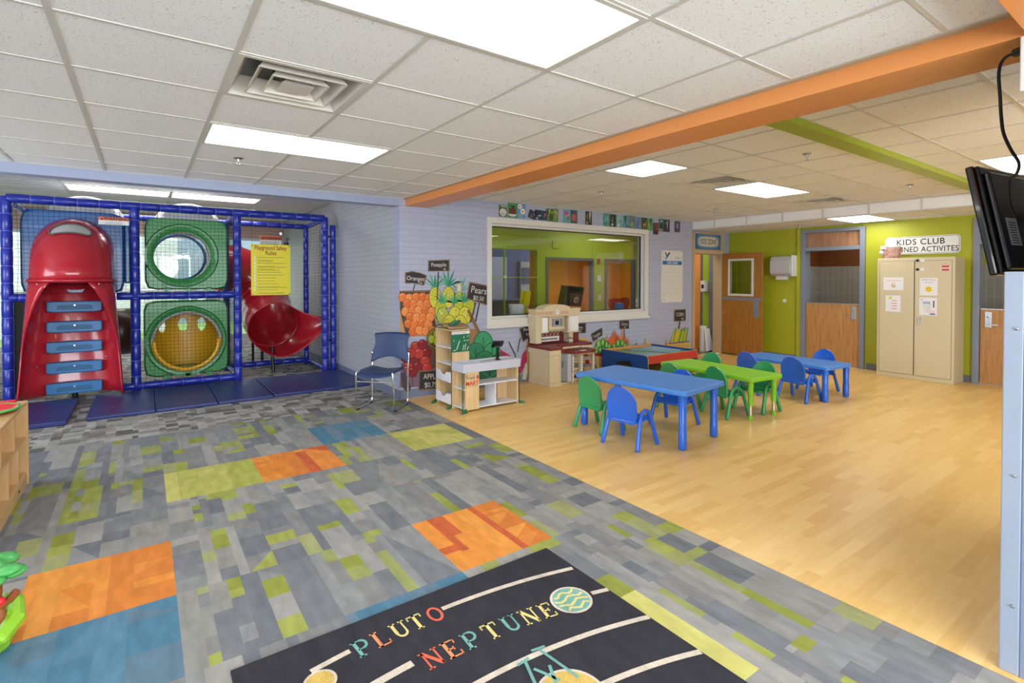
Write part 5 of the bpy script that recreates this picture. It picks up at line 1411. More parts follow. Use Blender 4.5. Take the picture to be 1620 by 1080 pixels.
# paper towel dispenser on the green wall
t = thing('towel_dispenser', 'white and grey paper towel dispenser on the green wall', 'dispenser', (9.62, 4.83, 1.46))
m_tdw = mat('dispenser_white', '#d9d9d6', rough=.3); m_tdg = mat('dispenser_grey', '#b9b9bc', rough=.15, coat=.3)
b = MB(); b.box(-.05, -.2, .06, 0, .2, .44, m_tdw); b.box(-.2, -.2, .06, -.05, -.175, .44, m_tdw); b.build('back_case', t, bevel=.01)
b = MB(); b.prism([(0, .07), (-.16, .07), (-.215, .12), (-.225, .22), (-.215, .34), (-.17, .42), (-.1, .44), (0, .44)], 'y', -.172, .2, m_tdg); b.M = Matrix.Identity(4)
o = b.build('cover', t, bevel=.012, bseg=3)
b = MB(); b.box(-.13, -.08, 0, -.06, .13, .07, m_tdw); b.build('paper_sheet', t, bevel=.004)
b = MB(); b.cyl((9.60, 4.86, 1.07), (9.62, 4.86, 1.07), .035, m_tdw, 18); b.sphere((9.595, 4.86, 1.07), .02, m_tdw, 12, 8); tag(b.build('door_stop', smooth=50), 'small round white door bumper on the green wall', 'door stop')

# ---------------------------------------------------------------- cream cupboard
m_cab = mat('cupboard_cream', '#cfc2a0', rough=.35, noise=.02)
t = thing('storage_cupboard', 'tall cream metal storage cupboard with taped notices', 'cupboard', (9.175, 2.295, 0), R(-2))
CW, CD, CH = .945, .385, 1.79
b = MB(); b.box(0, 0, 0, CD, CW, CH, m_cab); b.build('cabinet_body', t, bevel=.006)
b = MB(); b.box(-.004, .035, .07, 0, .462, CH-.05, m_cab); dr = b.build('door', t, bevel=.002)
b = MB(); b.box(-.004, .472, .07, 0, CW-.035, CH-.05, m_cab); dl = b.build('door', t, bevel=.002)
b = MB(); b.box(-.0055, .4635, .07, -.001, .4705, CH-.05, m_blackm)
for y in (.030, CW-.033): b.box(-.0012, y, .07, 0, y+.003, CH-.05, m_blackm)
for z in (.066, CH-.049): b.box(-.0012, .035, z, 0, CW-.035, z+.003, m_blackm)
b.build('door_gap', t)
b = MB(); b.cyl((-.02, .405, .905), (-.004, .405, .905), .02, m_steel, 14); b.tube([(-.02, .405, .9), (-.028, .405, .88), (-.026, .405, .81)], .008, m_steel, 8); b.build('handle', dr, smooth=50)
b = MB()
for z in (1.745, 1.615): b.cyl((-.02, .43, z), (-.004, .43, z), .018, m_blackm, 14); b.box(-.012, .345, z-.02, -.004, .40, z+.02, m_white)
b.build('child_lock', t)
def paper(y, z, w, h, label, fn, name='notice'):
    b = MB(); b.box(-.0068, y, z, -.0058, y+w, z+h, mat('paper', '#e6e6ea', rough=.6)); o = b.build(name, dr if y < .46 else dl)
    q = MB(); fn(q, y, z, w, h); q.build('print', o); return o
def T(q, s_, size, col, y, z, sx=.8, bold=0): q.text(s_, size, col, (-.0073, y, z), (0, -1, 0), (0, 0, 1), sx=sx, bold=bold)
def dsk(q, y, z, r, m, x=-.0072): q.prism(arc(y, z, r, 0, 2*PI, 18), 'x', x, x+.0003, m)
m_rtxt = mat('text_red', '#c8503c'); m_btxt = mat('text_blue', '#4466a8'); m_gtxt = mat('text_grey', '#8c8c98'); m_sun = mat('smile_yellow', '#e6cf2e')
def tl(q, y0, y1, z, step, n, m, seed, h=.006):
    rg = random.Random(seed)
    for i in range(n):
        y = y0; e = y0+(y1-y0)*rg.uniform(.6, 1)
        while y < e: w = rg.uniform(.012, .03); q.box(-.0072, y, z-step*i, -.0069, min(e, y+w), z-step*i+h, m); y += w+.006
def f1(q, y, z, w, h): T(q, 'Christmas and Storytime', .024, m_rtxt, y+w/2, z+h*.72); T(q, 'supplies', .022, m_rtxt, y+w/2, z+h*.56); q.box(-.0072, y+w*.4, z+h*.2, -.0069, y+w*.6, z+h*.45, MATS['terracotta_tiles'])
def f2(q, y, z, w, h): T(q, 'SMILE! We are', .034, m_gtxt, y+w/2, z+h*.84); T(q, 'all friends', .03, m_gtxt, y+w/2, z+h*.70); dsk(q, y+w/2, z+h*.35, .042, m_sun); dsk(q, y+w/2-.014, z+h*.4, .006, m_ink, -.0075); dsk(q, y+w/2+.014, z+h*.4, .006, m_ink, -.0075); q.box(-.0075, y+w/2-.018, z+h*.27, -.0073, y+w/2+.018, z+h*.285, m_ink)
def f3(q, y, z, w, h): dsk(q, y+w*.68, z+h*.84, .022, m_sun); tl(q, y+.05, y+w-.05, z+h*.66, .04, 4, m_rtxt, 4, .011)
def f4(q, y, z, w, h):
    T(q, 'y', .04, m_btxt, y+w*.85, z+h*.85, bold=.03); tl(q, y+w*.38, y+w-.03, z+h*.72, .02, 2, m_btxt, 5, .012); tl(q, y+w*.35, y+w-.03, z+h*.56, .018, 5, m_gtxt, 6, .004); tl(q, y+.03, y+w-.03, z+h*.22, .016, 2, m_rtxt, 7, .004)
    q.box(-.0072, y+.02, z+h*.04, -.0069, y+w*.4, z+h*.12, m_btxt); q.box(-.0072, y+w*.15, z+h*.45, -.0069, y+w*.22, z+h*.75, m_ink); dsk(q, y+w*.185, z+h*.79, .01, m_ink)
paper(.60, 1.31, .26, .19, None, f1); paper(.635, .985, .195, .245, None, f3); paper(.19, 1.24, .21, .255, None, f2); paper(.195, .955, .21, .255, None, f4)
b = MB(); b.box(-.006, .055, 1.58, -.0045, .155, 1.68, m_white)
for i in range(10): b.box(-.0065, .055+.01*i, 1.672, -.006, .06+.01*i, 1.68, m_rtxt); b.box(-.0065, .055+.01*i, 1.58, -.006, .06+.01*i, 1.588, m_rtxt)
b.box(-.0065, .062, 1.638, -.006, .148, 1.668, m_rtxt); b.box(-.0065, .062, 1.592, -.006, .148, 1.622, m_rtxt); b.build('red_sticker', dr)
b = MB(); b.prism(arc(.372, .985, .018, 0, 2*PI, 8), 'x', -.0065, -.0045, m_or); b.build('orange_sticker', dr)
# patterned bucket on the cupboard
m_bk = mat('bucket_print', '#dcc3b8', rough=.4, col2='#b3655a', nscale=16)
b = MB(); b.lathe([(.0001, 0), (.105, 0), (.135, .16), (.142, .165), (.138, .17), (.128, .165), (.1, .01), (.0001, .01)], m_bk, 24); b.box(-.13, .02, .14, -.04, .10, .19, m_white); b.box(-.06, -.1, .15, .05, .0, .19, m_pshelf)
b.sphere((-.10, .09, .09), .035, m_pshelf, 10, 6); o = b.build('patterned_bucket', smooth=40); o.location = (9.33, 3.10, 1.79); tag(o, 'small patterned bucket standing on top of the cream cupboard', 'bucket')
# KIDS CLUB sign
b = MB(); b.prism(rrect(2.345, 1.855, 3.275, 2.125, .05, 5), 'x', 9.60, 9.62, m_white)
s_ = tag(b.build('kids_club_sign'), 'white sign reading KIDS CLUB PLANNED ACTIVITES above the cream cupboard', 'sign')
b = MB(); x = 9.5985
o1 = rrect(2.355, 1.865, 3.265, 2.115, .045, 5); o2 = rrect(2.36, 1.87, 3.26, 2.11, .042, 5); b.ring(o1, o2, 'x', x, x+.001, m_ink)
b.text('KIDS CLUB', .125, m_ink, (x, 2.82, 2.0), (0, -1, 0), (0, 0, 1), sx=.92, bold=.012, spacing=1.1); b.text('PLANNED ACTIVITES', .112, m_ink, (x, 2.81, 1.89), (0, -1, 0), (0, 0, 1), sx=.80, bold=.012, spacing=1.08); b.build('lettering', s_)

# ---------------------------------------------------------------- white schedule board on the brick wall
m_board = mat('schedule_white', '#dedad2', rough=.3)
b = MB(); x0, z0 = wallpt(1045, 478); x1, z1 = 8.10, 1.985
b.prism(rrect(7.49, 1.055, 8.095, 1.985, .05, 5), 'y', 5.955, 5.967, m_board); s_ = tag(b.build('schedule_board'), 'white schedule board with blue KIDS ZONE bar and Y logo', 'notice board')
b = MB(); y = 5.9535; mkb = mat('board_blue', '#2f6fb0')
b.box(7.52, y, 1.73, 8.065, y+.001, 1.80, mkb); b.text('KIDS ZONE', .06, m_white, (7.80, y-.0005, 1.745), (1, 0, 0), (0, 0, 1), sx=.95, bold=.02)
b.prism([(7.58, 1.95), (7.62, 1.95), (7.655, 1.90), (7.70, 1.95), (7.74, 1.95), (7.655, 1.855), (7.60, 1.82), (7.585, 1.835), (7.63, 1.865)], 'y', y, y+.001, mkb); b.prism([(7.69, 1.95), (7.74, 1.95), (7.68, 1.89), (7.66, 1.91)], 'y', y-.0004, y, m_ink)
b.text('the', .03, mkb, (7.545, y, 1.86), (1, 0, 0), (0, 0, 1)); lines(b, 7.88, 8.06, 1.87, .016, 3, y, mkb, 3, .005)
for i in range(7): b.box(7.52, y, 1.66-.075*i, 8.07, y+.0006, 1.662-.075*i, m_gtxt)
for i in range(3): lines(b, 7.52, 7.6, 1.18-.04*i, .02, 1, y, m_ink, i, .005)
b.build('lettering', s_)

# ---------------------------------------------------------------- picture cards above the window
def card(px0, py0, px1, py1, bg, art, label, tilt=0, name='picture_card'):
    x0, z1 = wallpt(px0, py0); x1, z0 = wallpt(px1, py1); cx, cz = (x0+x1)/2, (z0+z1)/2; w, h = abs(x1-x0), abs(z1-z0)
    b = MB(); b.M = Matrix.Translation((cx, 5.968, cz)) @ Matrix.Rotation(R(tilt), 4, 'Y')
    b.box(-w/2, -.003, -h/2, w/2, 0, h/2, mat('card_'+bg[1:], bg, rough=.3)); k = [0]
    def put(kind, u, v, a, c, col):
        k[0] += 1; m = mat('card_ink_'+col[1:], col, rough=.4); yy = -.003-.0004*k[0]
        if kind == 'o': b.prism([(u*w+a*w*math.cos(q*2*PI/14), v*h+c*h*math.sin(q*2*PI/14)) for q in range(14)], 'y', yy, yy+.0003, m)
        elif kind == 'b': b.box((u-a)*w, yy, (v-c)*h, (u+a)*w, yy+.0003, (v+c)*h, m)
        elif kind == 't': b.prism([((u-a)*w, (v+c)*h), ((u+a)*w, (v+c)*h), (u*w, (v-c)*h)], 'y', yy, yy+.0003, m)
    for q in art: put(*q)
    return tag(b.build(name), label, 'picture card', 'picture cards above the window')
def blot(seed, cols, n=9):
    rg = random.Random(seed); return [('o' if rg.random() < .7 else 't', rg.uniform(-.33, .33), rg.uniform(-.36, .36), rg.uniform(.06, .16), rg.uniform(.05, .14), rg.choice(cols)) for _ in range(n)]
CARDS = [
 (789, 324, 802, 343, '#4f7038', [('o', 0, -.12, .42, .34, '#d9cfd4'), ('o', 0, -.25, .3, .12, '#c0b0b4'), ('b', .1, .4, .35, .04, '#c9c4b0')], 'baseball picture card, first at the left above the window', 0),
 (803, 320.5, 818, 345, '#3c9455', [('o', 0, -.28, .42, .14, '#d8d2d2'), ('b', 0, -.05, .36, .2, '#6b3526'), ('t', .05, .2, .3, .12, '#5c2b1f')], 'cake slice picture card between the baseball and daisy cards', 0),
 (818.5, 321, 831, 345.5, '#6b95cc', [('o', -.2, .28, .26, .17, '#e8e4d6'), ('o', -.2, .28, .1, .07, '#c58b2a'), ('o', .15, -.05, .3, .2, '#ece8dc'), ('o', .12, -.05, .1, .08, '#b8792a'), ('o', -.15, -.35, .2, .1, '#9db45c')], 'white daisies picture card on blue', 0),
 (836, 332, 847, 346.5, '#3a3c4a', blot(1, ['#54505c', '#8a8c90', '#2a2b3c']), 'dark grey tilted picture card beside the daisies', 18),
 (846, 331.5, 857, 348, '#23414f', blot(2, ['#2a5c66', '#6da25a', '#1c2b58', '#9fb0b4']), 'dark teal leafy picture card', 2),
 (856.5, 333, 864, 348.5, '#2a3f58', blot(3, ['#b8408a', '#c95aa0', '#314a70', '#2e6a5a']), 'picture card with a pink flower on dark blue', 0),
 (864, 330, 875, 350, '#3a5a35', blot(4, ['#7faf4a', '#8c5a2a', '#c9b45c', '#2e5c2f'], 12), 'green jungle picture card with a brown animal', 0),
 (875, 329.5, 883, 352, '#6f9450', blot(5, ['#c9b08a', '#5f8f3e', '#93c060', '#a54f58'], 12), 'light green leafy picture card right of the jungle card', 0),
 (891, 331, 902, 354, '#5fa7b4', [('t', .18, -.22, .2, .26, '#a8683a'), ('o', 0, .12, .26, .13, '#e0a85c'), ('o', -.12, .24, .28, .16, '#c64c9e')], 'ice cream cone picture card on turquoise', 0),
 (902.5, 332, 913, 353.5, '#44596c', [('b', 0, -.05, .25, .25, '#b8605a'), ('b', -.3, -.1, .07, .25, '#a85450'), ('b', .3, -.1, .07, .25, '#a85450'), ('o', 0, .28, .1, .08, '#7a3a38')], 'pink jumper picture card on dark blue', 0),
 (926, 334, 936, 356, '#3c372c', [('o', -.2, .1, .12, .25, '#8f7040'), ('t', .2, .05, .14, .4, '#c9c8ca'), ('b', -.25, -.35, .08, .1, '#c8c2a0')], 'dark picture card with a white bird, standing alone', 0),
 (954, 337, 964, 359, '#5a9490', blot(6, ['#7fb3ac', '#3f7f7a', '#a8ccc4']), 'pale teal picture card, start of the long row', 0),
 (964.5, 338.5, 974.5, 360, '#33402f', blot(7, ['#566048', '#222b20', '#8a9280'])+[('o', -.15, -.3, .16, .1, '#c9c8bc')], 'dark green picture card, second of the long row', 0),
 (975, 339.5, 985, 361, '#8fb4b4', blot(8, ['#d9d8c8', '#c8ccb8', '#5a9aa0']), 'cream and blue picture card in the long row', 0),
 (985, 340, 994, 361.5, '#5f9aa8', [('t', -.05, .05, .2, .38, '#233038'), ('o', .2, -.3, .1, .1, '#1e2a30')], 'picture card with a dark feather on blue', 0),
 (994.5, 341, 1004, 362.5, '#6d7f78', blot(9, ['#7da848', '#6a5a88', '#93a868']), 'purple and green picture card in the long row', 0),
 (1004.5, 343, 1013.5, 364, '#6a86a8', blot(10, ['#8fb0c8', '#4f7098', '#7a6aa8'], 12), 'blue mottled picture card in the long row', 0),
 (1014.5, 344, 1023.5, 364.5, '#38502c', [('b', .05, -.05, .28, .1, '#c8843a'), ('b', -.15, -.25, .04, .14, '#c8843a'), ('b', .25, -.25, .04, .14, '#c8843a'), ('b', .25, .14, .07, .14, '#b07430')], 'orange deer picture card on green', 0),
 (1024, 345, 1032.5, 365, '#5a9c62', [('t', .1, .1, .16, .35, '#3a3420'), ('o', -.2, -.1, .12, .2, '#8fc060')], 'bright green picture card, last of the long row', 0),
 (1033, 352, 1041, 371, '#4a2c38', blot(11, ['#a03a34', '#6a2c3c', '#c0583a'], 7), 'dark red picture card hanging lowest', 0),
 (1042, 346, 1050, 366, '#3f5f58', [('o', 0, -.1, .3, .2, '#26332c'), ('o', -.1, -.38, .3, .07, '#b8b83a'), ('o', 0, .32, .35, .08, '#7fb0b0')], 'dark landscape picture card right of the red one', 0),
 (1050, 347, 1059, 367, '#33323c', [('t', .1, -.02, .12, .4, '#b8b4b0'), ('o', -.2, .2, .12, .12, '#5a5a60')], 'dark picture card with a white plume', 0),
 (1067, 349.5, 1075.5, 367.5, '#4c4060', [('o', 0, .05, .18, .3, '#9a90a8'), ('b', .1, -.3, .1, .12, '#6a5090')], 'purple picture card, last at the right end', 0)]
for c in CARDS: card(*c)

# ---------------------------------------------------------------- fruit and vegetable mural painted on the brick
mural = tag(thing('market_mural', None, None, (0, 0, 0)), 'mural of fruit and vegetable stalls painted on the brick below the window', 'mural')
def pm(n, c): return mat('paint_'+n, c, rough=.6, noise=.12, nscale=30)
PK = pm('outline', '#2a2320')
KN = [0]
def W(px, py, k=0):
    x, z = wallpt(px, py); return (x, WY-.0012-.00003*k, z)
class Art:
    """flat painted shapes, each new stroke a hair in front of the last"""
    def __init__(s): s.b = MB(); s.k = 0
    def poly(s, pts, m): KN[0] += 1; s.k = KN[0]; s.b.poly([W(x, y, s.k) for x, y in pts], m); return s
    def ell(s, x, y, rx, ry, m, n=18, a=0, edge=None, ew=.7):
        ca, sa = math.cos(a), math.sin(a)
        def E(u, v): return [(x+u*math.cos(t)*ca-v*math.sin(t)*sa, y+u*math.cos(t)*sa+v*math.sin(t)*ca) for t in [2*PI*i/n for i in range(n)]]
        if edge: s.poly(E(rx+ew, ry+ew), edge)
        return s.poly(E(rx, ry), m)
    def line(s, pts, w, m):
        for p, q in zip(pts, pts[1:]):
            s.poly(stroke(p, q, w), m) if (p != q) else None
        return s
    def board(s, pts, txt, m_rim=None):
        cx = sum(p[0] for p in pts)/len(pts); cy = sum(p[1] for p in pts)/len(pts)
        s.poly([(cx+(x-cx)*1.12, cy+(y-cy)*1.16) for x, y in pts], m_rim or pm('wood_rim', '#7a6248')); s.poly(pts, pm('chalkboard', '#2f2b2c'))
        for body, x, y, size, ang, sx in txt:
            KN[0] += 1; s.k = KN[0]; c = Vector(W(x, y, s.k)); r = Vector(W(x+math.cos(ang)*10, y+math.sin(ang)*10, s.k))-c; u = Vector(W(x+math.sin(ang)*10, y-math.cos(ang)*10, s.k))-c
            sz = (Vector(W(x, y-size, s.k))-c).length
            s.b.text(body, sz, pm('chalk', '#dcdad8'), c, r, u, sx=sx)
        return s
    def done(s, name): return s.b.build(name, mural)
m_chalk = pm('chalk', '#dcdad8')
cr = pm('crate', '#b89468'); crd = pm('crate_dark', '#4a3d3a'); orr = [pm('orange1', '#e67c35'), pm('orange2', '#ef9049'), pm('orange3', '#dd6c28')]
# orange crate
A = Art(); A.poly([(632, 460), (680, 459), (693, 527), (693, 532), (632, 532)], cr); A.poly([(632, 462), (680, 461), (692, 528), (642, 530), (636, 505), (633, 490)], crd); A.line([(632, 461), (681, 459.5)], 2, pm('crate_edge', '#7d6449')); A.done('orange_crate')
A = Art(); rg = random.Random(4)
for j in range(6):
    y = 471+10.5*j
    for i in range(5):
        x = 637+2.2*j+10.5*i+(5 if j % 2 else 0)
        if x < 682+1.2*j: A.ell(x, y+rg.uniform(-1.5, 1.5), 6.6, 6.9, rg.choice(orr), edge=pm('orange_edge', '#8a3c18'), ew=.6); A.line([(x-4.6, y-3), (x-2, y-5.6), (x+1, y-6)], .8, pm('orange_light', '#f6bd8c'))
A.done('painted_oranges')
# pineapples
A = Art(); gl = [pm('pine_leaf1', '#2f9e72'), pm('pine_leaf2', '#44b07c'), pm('pine_leaf3', '#23806a')]; py_ = [pm('pine1', '#c3c93b'), pm('pine2', '#d8d145'), pm('pine3', '#b5bf4a')]
for x, y in ((688, 470), (709, 470), (727, 478), (697, 492), (741, 487)):
    A.ell(x, y, 9, 17, rg.choice(py_), edge=PK, ew=.8)
    for q in range(-2, 3): A.line([(x-6, y-9+q*5), (x+6, y-3+q*5)], .5, pm('pine_line', '#8f9a2c')); A.line([(x-6, y-3+q*5), (x+6, y-9+q*5)], .5, pm('pine_line', '#8f9a2c'))
for x, y in ((688, 455), (709, 452), (727, 462), (700, 480), (719, 480), (735, 478)):
    for q in range(7):
        a = -PI/2+(q-3)*.36; L = rg.uniform(15, 23)*(1.35 if y < 470 else 1); A.poly([(x-1.6, y), (x+1.6, y), (x+math.cos(a)*L*.6+1.2, y+math.sin(a)*L*.6), (x+math.cos(a)*L, y+math.sin(a)*L*(.85 if abs(q-3) > 1 else 1)+(4 if abs(q-3) > 2 else 0)), (x+math.cos(a)*L*.55-1.4, y+math.sin(a)*L*.55)], rg.choice(gl))
for x, y in ((700, 500), (719, 499), (735, 499), (710, 512), (728, 512)):
    A.ell(x, y, 9.5, 14, rg.choice(py_), edge=PK, ew=.7)
    for q in range(10): A.ell(x+rg.uniform(-6, 6), y+rg.uniform(-9, 9), 1.4, 1.4, rg.choice([pm('pine_spot', '#e9b53c'), pm('pine_cream', '#e6e5a8'), pm('pine_green', '#7fa83c')]), 6)
A.done('painted_pineapples')
A = Art()
A.poly([(694, 533), (690, 520), (700, 520), (757, 520), (764, 532), (764, 560), (694, 560)], pm('crate2', '#a87f56')); A.line([(740, 490), (758, 527)], 5, pm('plank', '#8a6440')); A.line([(758, 478), (752, 508)], 2, PK); A.done('painted_crate')
A = Art(); A.board([(642, 432), (652, 430), (664, 432.5), (673, 436), (669, 450), (655, 447), (642, 447)], [('Oranges', 657, 443.5, 9.5, .06, .95), ('1.30', 664, 449, 4.5, .1, 1)]); A.line([(656, 449), (653, 460)], 1.6, crd); A.done('oranges_sign')
A = Art(); A.board([(678.5, 413), (709, 412), (709, 427.5), (678.5, 428)], [('Pineapples', 694, 421.5, 9, -.02, .72), ('$2', 703, 427, 4.5, 0, 1)]); A.line([(693, 430), (691, 474)], 1.8, crd); A.done('pineapples_sign')
A = Art(); A.board([(743.5, 448), (770, 453), (770, 481), (739, 471)], [('Pears', 756.5, 464, 15, .15, .9), ('$0.50', 756, 475, 10, .15, .9)]); A.line([(752, 478), (744, 510)], 2.2, pm('post', '#5a4438')); A.done('pears_sign')
# apples basket and pears
A = Art(); bk = pm('basket', '#7d6474'); bkd = pm('basket_dark', '#54404c')
A.poly([(634, 574), (692, 574), (693, 612), (632, 612)], bk); A.poly([(633, 590), (640, 588), (650, 613), (645, 622), (636, 612)], bkd)
for x in (640, 650, 662, 674): A.line([(x, 588), (x+3, 612)], 1.2, bkd)
A.ell(668, 565, 29, 20, pm('bowl_brown', '#6b4b3e'), edge=PK); A.done('painted_basket')
A = Art(); ar = [pm('apple1', '#a3211f'), pm('apple2', '#c03a2c'), pm('apple3', '#8c1a22')]
for x, y in ((645, 580), (655, 569), (657, 548), (668, 545), (674, 558), (662, 559), (649, 558), (641, 565), (672, 571), (660, 580), (675, 582), (652, 588)): A.ell(x, y, 7.6, 7.8, rg.choice(ar), edge=PK, ew=.7); A.line([(x-4, y-4), (x-1, y-5.5)], .8, pm('apple_light', '#e8a8a0'))
A.done('painted_apples')
A = Art(); A.ell(692, 535, 17, 17, pm('bowl_pear', '#8a7a3a'), edge=PK); A.ell(692, 537, 14, 13, crd); 
for x, y in ((682, 536), (690, 540), (690, 528)): A.ell(x, y, 4.8, 6.5, pm('pear', '#b4c92f'), edge=PK, ew=.5)
A.done('painted_pears')
A = Art(); A.board([(663.5, 588), (691, 586), (691, 613), (663, 615)], [('APPLES', 683, 599, 12, -.02, .8), ('$0.75', 681, 612, 11.5, -.04, .85)]); A.done('apples_sign')
# cabbage / lettuce
A = Art(); cg = [pm('cab1', '#2f8f66'), pm('cab2', '#3ba373'), pm('cab3', '#277a5f')]; ink = pm('cab_ink', '#17362c'); lt = pm('cab_light', '#6cc49a')
for x, y, rx, ry in ((764, 545, 15, 21), (752, 560, 14, 18), (778, 560, 14, 18), (766, 575, 16, 20), (790, 572, 12, 14), (745, 585, 12, 14), (774, 592, 17, 12)):
    A.ell(x, y, rx, ry, rg.choice(cg), edge=ink, ew=1)
    A.line([(x, y+ry*.8), (x, y-ry*.6)], .9, ink)
    for q in (-.6, .6): A.line([(x, y+ry*.4), (x+q*rx, y-ry*.3)], .7, lt)
A.done('painted_cabbages')
# radish, leek
A = Art(); A.poly([(790, 552), (806, 562), (822, 580), (826, 560), (832, 552), (834, 568), (824, 590), (800, 590)], pm('radish', '#b32a5a')); A.line([(828, 600), (833, 575)], 6, pm('leek', '#cfd8b8')); A.line([(804, 540), (814, 560), (816, 575)], 1.4, PK); A.line([(818, 556), (822, 536), (832, 531)], 1.2, ink); A.poly([(832, 540), (839, 538), (840, 600), (834, 602)], pm('slat', '#cda45e')); A.done('painted_radishes')
A = Art(); A.board([(822, 520), (842, 514), (842, 528), (827, 539)], [('Plum', 833, 522.5, 7, -.35, .85), ('$1', 834, 530, 6, -.35, .9)]); A.done('plum_sign')
A = Art(); A.board([(905, 513), (925, 512), (925, 525.5), (905, 526)], [('berry', 916, 520, 7, 0, .9), ('$2', 917, 525, 5, 0, 1)]); A.line([(914, 527), (914, 546)], 1.2, crd); A.done('berry_sign')
A = Art(); A.board([(935, 528), (951, 519), (951.5, 530), (938, 539)], [('Cucumber', 944.5, 531, 7, -.52, .55), ('$1', 946, 534, 4, -.5, 1)]); A.done('cucumber_sign')
A = Art(); A.board([(980, 508), (993.5, 507.5), (993.5, 519), (980, 519.5)], [('Carrot', 987, 514.5, 7, 0, .7), ('$1', 988, 518.5, 4, 0, 1)]); A.line([(987, 521), (986, 545)], 1.1, crd); A.done('carrot_sign')
A = Art(); A.board([(1067, 491), (1083, 490), (1083, 506), (1067, 507)], [('CORN', 1075, 500, 8.5, -.03, .8), ('$0.5', 1079, 505, 4, 0, 1)]); A.line([(1075, 508), (1073, 520)], 1.6, crd); A.done('corn_sign')
# crates, cucumbers, carrots
A = Art(); cw = pm('crate_yellow', '#d6ad63')
for x0, x1, y0, y1 in ((921, 937, 556, 563), (921, 937, 568, 575), (923, 936, 578, 586), (926, 930, 549, 560), (932, 935, 549, 560), (915, 928, 534, 542)): A.poly([(x0, y0), (x1, y0), (x1, y1), (x0, y1)], cw); A.line([(x0, y1), (x1, y1)], .8, PK)
A.ell(926, 560, 3.5, 4, ar[0]); A.ell(928, 572, 3.5, 3.5, ar[2]); A.done('painted_crates')
A = Art()
for i in range(18):
    x = 958+2.1*i; h = rg.uniform(12, 30)*(1 if 3 < i < 14 else .6)
    A.poly([(x-2.2, 545+rg.uniform(-8, 4)), (x+2.2, 546), (x+rg.uniform(-1, 3), 545-h)], rg.choice([pm('carrot1', '#e0682a'), pm('carrot2', '#ef7e30'), pm('carrot3', '#c95420')]))
A.line([(967, 548), (972, 540), (969, 555)], 3, pm('carrot1', '#e0682a')); A.done('painted_carrots')
A = Art(); cu = [pm('cuke1', '#4f9a48'), pm('cuke2', '#7fb84e'), pm('cuke3', '#3c8540')]
for x, y, rx, ry in ((946, 545, 3.6, 8), (953, 542, 3.6, 7.5), (959, 546, 3.6, 7), (942, 553, 3.2, 6), (949, 554, 3.4, 6), (963, 548, 3, 5), (971, 548, 3, 5), (977, 543, 3.3, 7), (984, 543, 3.3, 6), (988, 548, 3, 4.5)): A.ell(x, y, rx, ry, rg.choice(cu), edge=ink, ew=.5); A.ell(x-.4, y-1, rx*.4, ry*.6, pm('cuke_light', '#a9d069'), 8)
A.poly([(939, 558), (953, 560), (953, 563), (941, 563)], ar[2]); A.poly([(941, 563), (953, 563), (953, 583), (943, 582)], cw); A.line([(947, 563), (948, 583)], .8, crd); A.done('painted_cucumbers')
A = Art(); A.line([(991, 536), (993, 545)], 1.6, pm('teal_swirl', '#4f9aa4')); A.ell(1018, 548, 6, 3.5, pm('mush', '#d2813a'), edge=PK, ew=.5); A.poly([(1019, 548), (1022, 548), (1021.5, 536), (1020, 532)], cw); A.poly([(1002, 549), (1004, 549), (1003, 543)], cw); A.done('painted_onions')
A = Art(); 
for i in range(11):
    x = 1062+2.1*i; y0 = 541-i*.25; A.poly([(x-1.6, y0), (x+1.8, y0), (x+5.2, y0-rg.uniform(16, 25)), (x+3, y0-rg.uniform(16, 22))], rg.choice([pm('corn1', '#d6b92a'), pm('corn2', '#e4cf3c'), pm('husk', '#5f9f42')]))
A.poly([(1052, 544), (1090, 539), (1090, 572), (1052, 572)], cw); A.line([(1052, 544), (1090, 539.5)], 1.2, PK); A.line([(1054, 557), (1090, 554)], .5, crd); A.poly([(1053, 538), (1057, 538), (1057, 544), (1053, 544)], cw); A.done('painted_corn')
# socket plates
def plate(x, z, w, h, label, dark):
    b = MB(); b.box(x, 5.962, z, x+w, 5.97, z+h, m_cream)
    if dark: b.ring([(x, z), (x+w, z), (x+w, z+h), (x, z+h)], [(x+.02, z+.02), (x+w-.02, z+.02), (x+w-.02, z+h-.02), (x+.02, z+h-.02)], 'y', 5.955, 5.962, m_tan)
    else: b.cyl((x+w/2, 5.96, z+h*.35), (x+w/2, 5.962, z+h*.35), w*.28, mat('socket_grey', '#8e9490'), 12)
    return tag(b.build('wall_plate', bevel=.001), label, 'socket')
plate(3.345, 1.30, .085, .125, 'cream wall plate among the painted pineapples', True)
plate(2.73, .285, .075, .125, 'cream power socket beside the painted apples sign', False)

# ---------------------------------------------------------------- hanging screen at the right edge
t = thing('wall_screen', 'black flat television seen from behind, tilted down beside the column', 'television', (3.1, .60, 1.78), 0)
t.location = (0, 0, 0)
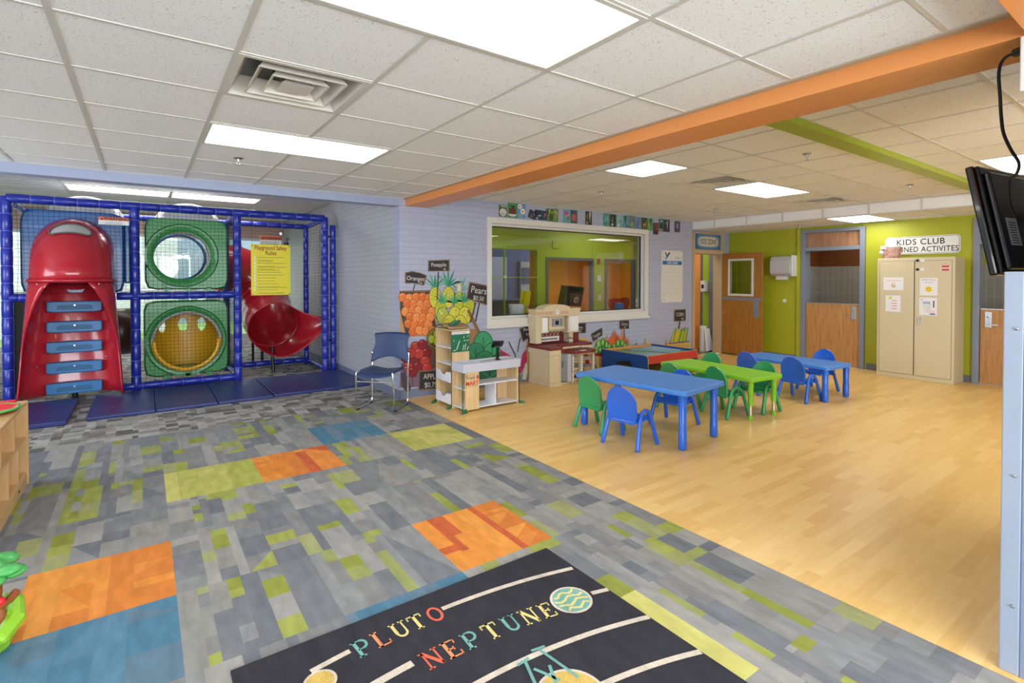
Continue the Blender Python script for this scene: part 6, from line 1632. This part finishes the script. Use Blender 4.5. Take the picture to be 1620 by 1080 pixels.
# corners in the world, top edge leaning out over the room
def tvp(u, v, d):   # u along the set (0 = edge nearest the column's left), v up, d depth to the back
    lean = R(11); base = Vector((3.14, .645, 1.50)); U = Vector((.985, -.15, 0)).normalized(); Nn = Vector((-.15, -.985, 0)).normalized()
    V = (Vector((0, 0, 1))*math.cos(lean)-Nn*math.sin(lean)).normalized(); N2 = (Nn*math.cos(lean)+Vector((0, 0, 1))*math.sin(lean)).normalized()
    return base+U*u+V*v+N2*d
def tvbox(b, u0, u1, v0, v1, d0, d1, m):
    P = [tvp(u, v, d) for d in (d0, d1) for u, v in ((u0, v0), (u1, v0), (u1, v1), (u0, v1))]
    b.add(P, [(0, 1, 2, 3), (4, 7, 6, 5), (0, 4, 5, 1), (1, 5, 6, 2), (2, 6, 7, 3), (3, 7, 4, 0)], m)
m_tv = mat('tv_gloss', '#0e0e10', rough=.12, coat=.5)
b = MB(); tvbox(b, 0, .86, 0, .52, -.02, .012, m_tv); b.build('bezel', t, bevel=.008)
b = MB(); tvbox(b, .006, .854, .006, .514, .0121, .03, m_black); tvbox(b, .03, .83, .02, .48, .03, .055, m_black); b.build('back_cover', t, bevel=.012)
b = MB(); tvbox(b, .025, .83, .03, .50, -.0215, -.02, mat('tv_screen', '#050506', rough=.08)); b.build('screen', t)
b = MB(); tvbox(b, .08, .19, .13, .26, .0551, .0556, m_white)
for i in range(9): tvbox(b, .10, .17, .14+.012*i, .144+.012*i, .0556, .056, m_ink)
b.build('barcode_label', t)
b = MB(); p0 = tvp(.43, .3, .07); b.tube([p0, (p0.x-.02, .462, p0.z)], .02, m_black, 8)
b.build('wall_bracket', t)
b = MB()
cp = [(1606, 84), (1592, 90), (1583, 102), (1580, 120), (1582, 150), (1584, 185), (1588, 212), (1600, 238), (1612, 258), (1608, 275), (1597, 282), (1596, 300), (1598, 322), (1608, 345)]
Q = []
for i, (x, y) in enumerate(cp):
    d = ray(x, y); X = 2.66+.5*(i/13)**1.3 if i < 13 else 3.14; Q.append((X, d.y*X/d.x, 1.487+d.z*X/d.x))
b.tube(spline(Q, 4), .006, m_black, 8); b.cyl(Q[0], tuple((Vector(Q[0])*2-Vector(Q[1]))), .016, m_black, 10)
tag(b.build('power_cord', smooth=50), 'black power cord hanging from the column box to the television', 'cord')
b = MB(); b.box(2.62, .40, 2.17, 2.655, .478, 2.37, m_cream); tag(b.build('outlet_box', bevel=.004), 'cream electrical box at the top of the column', 'electrical box')
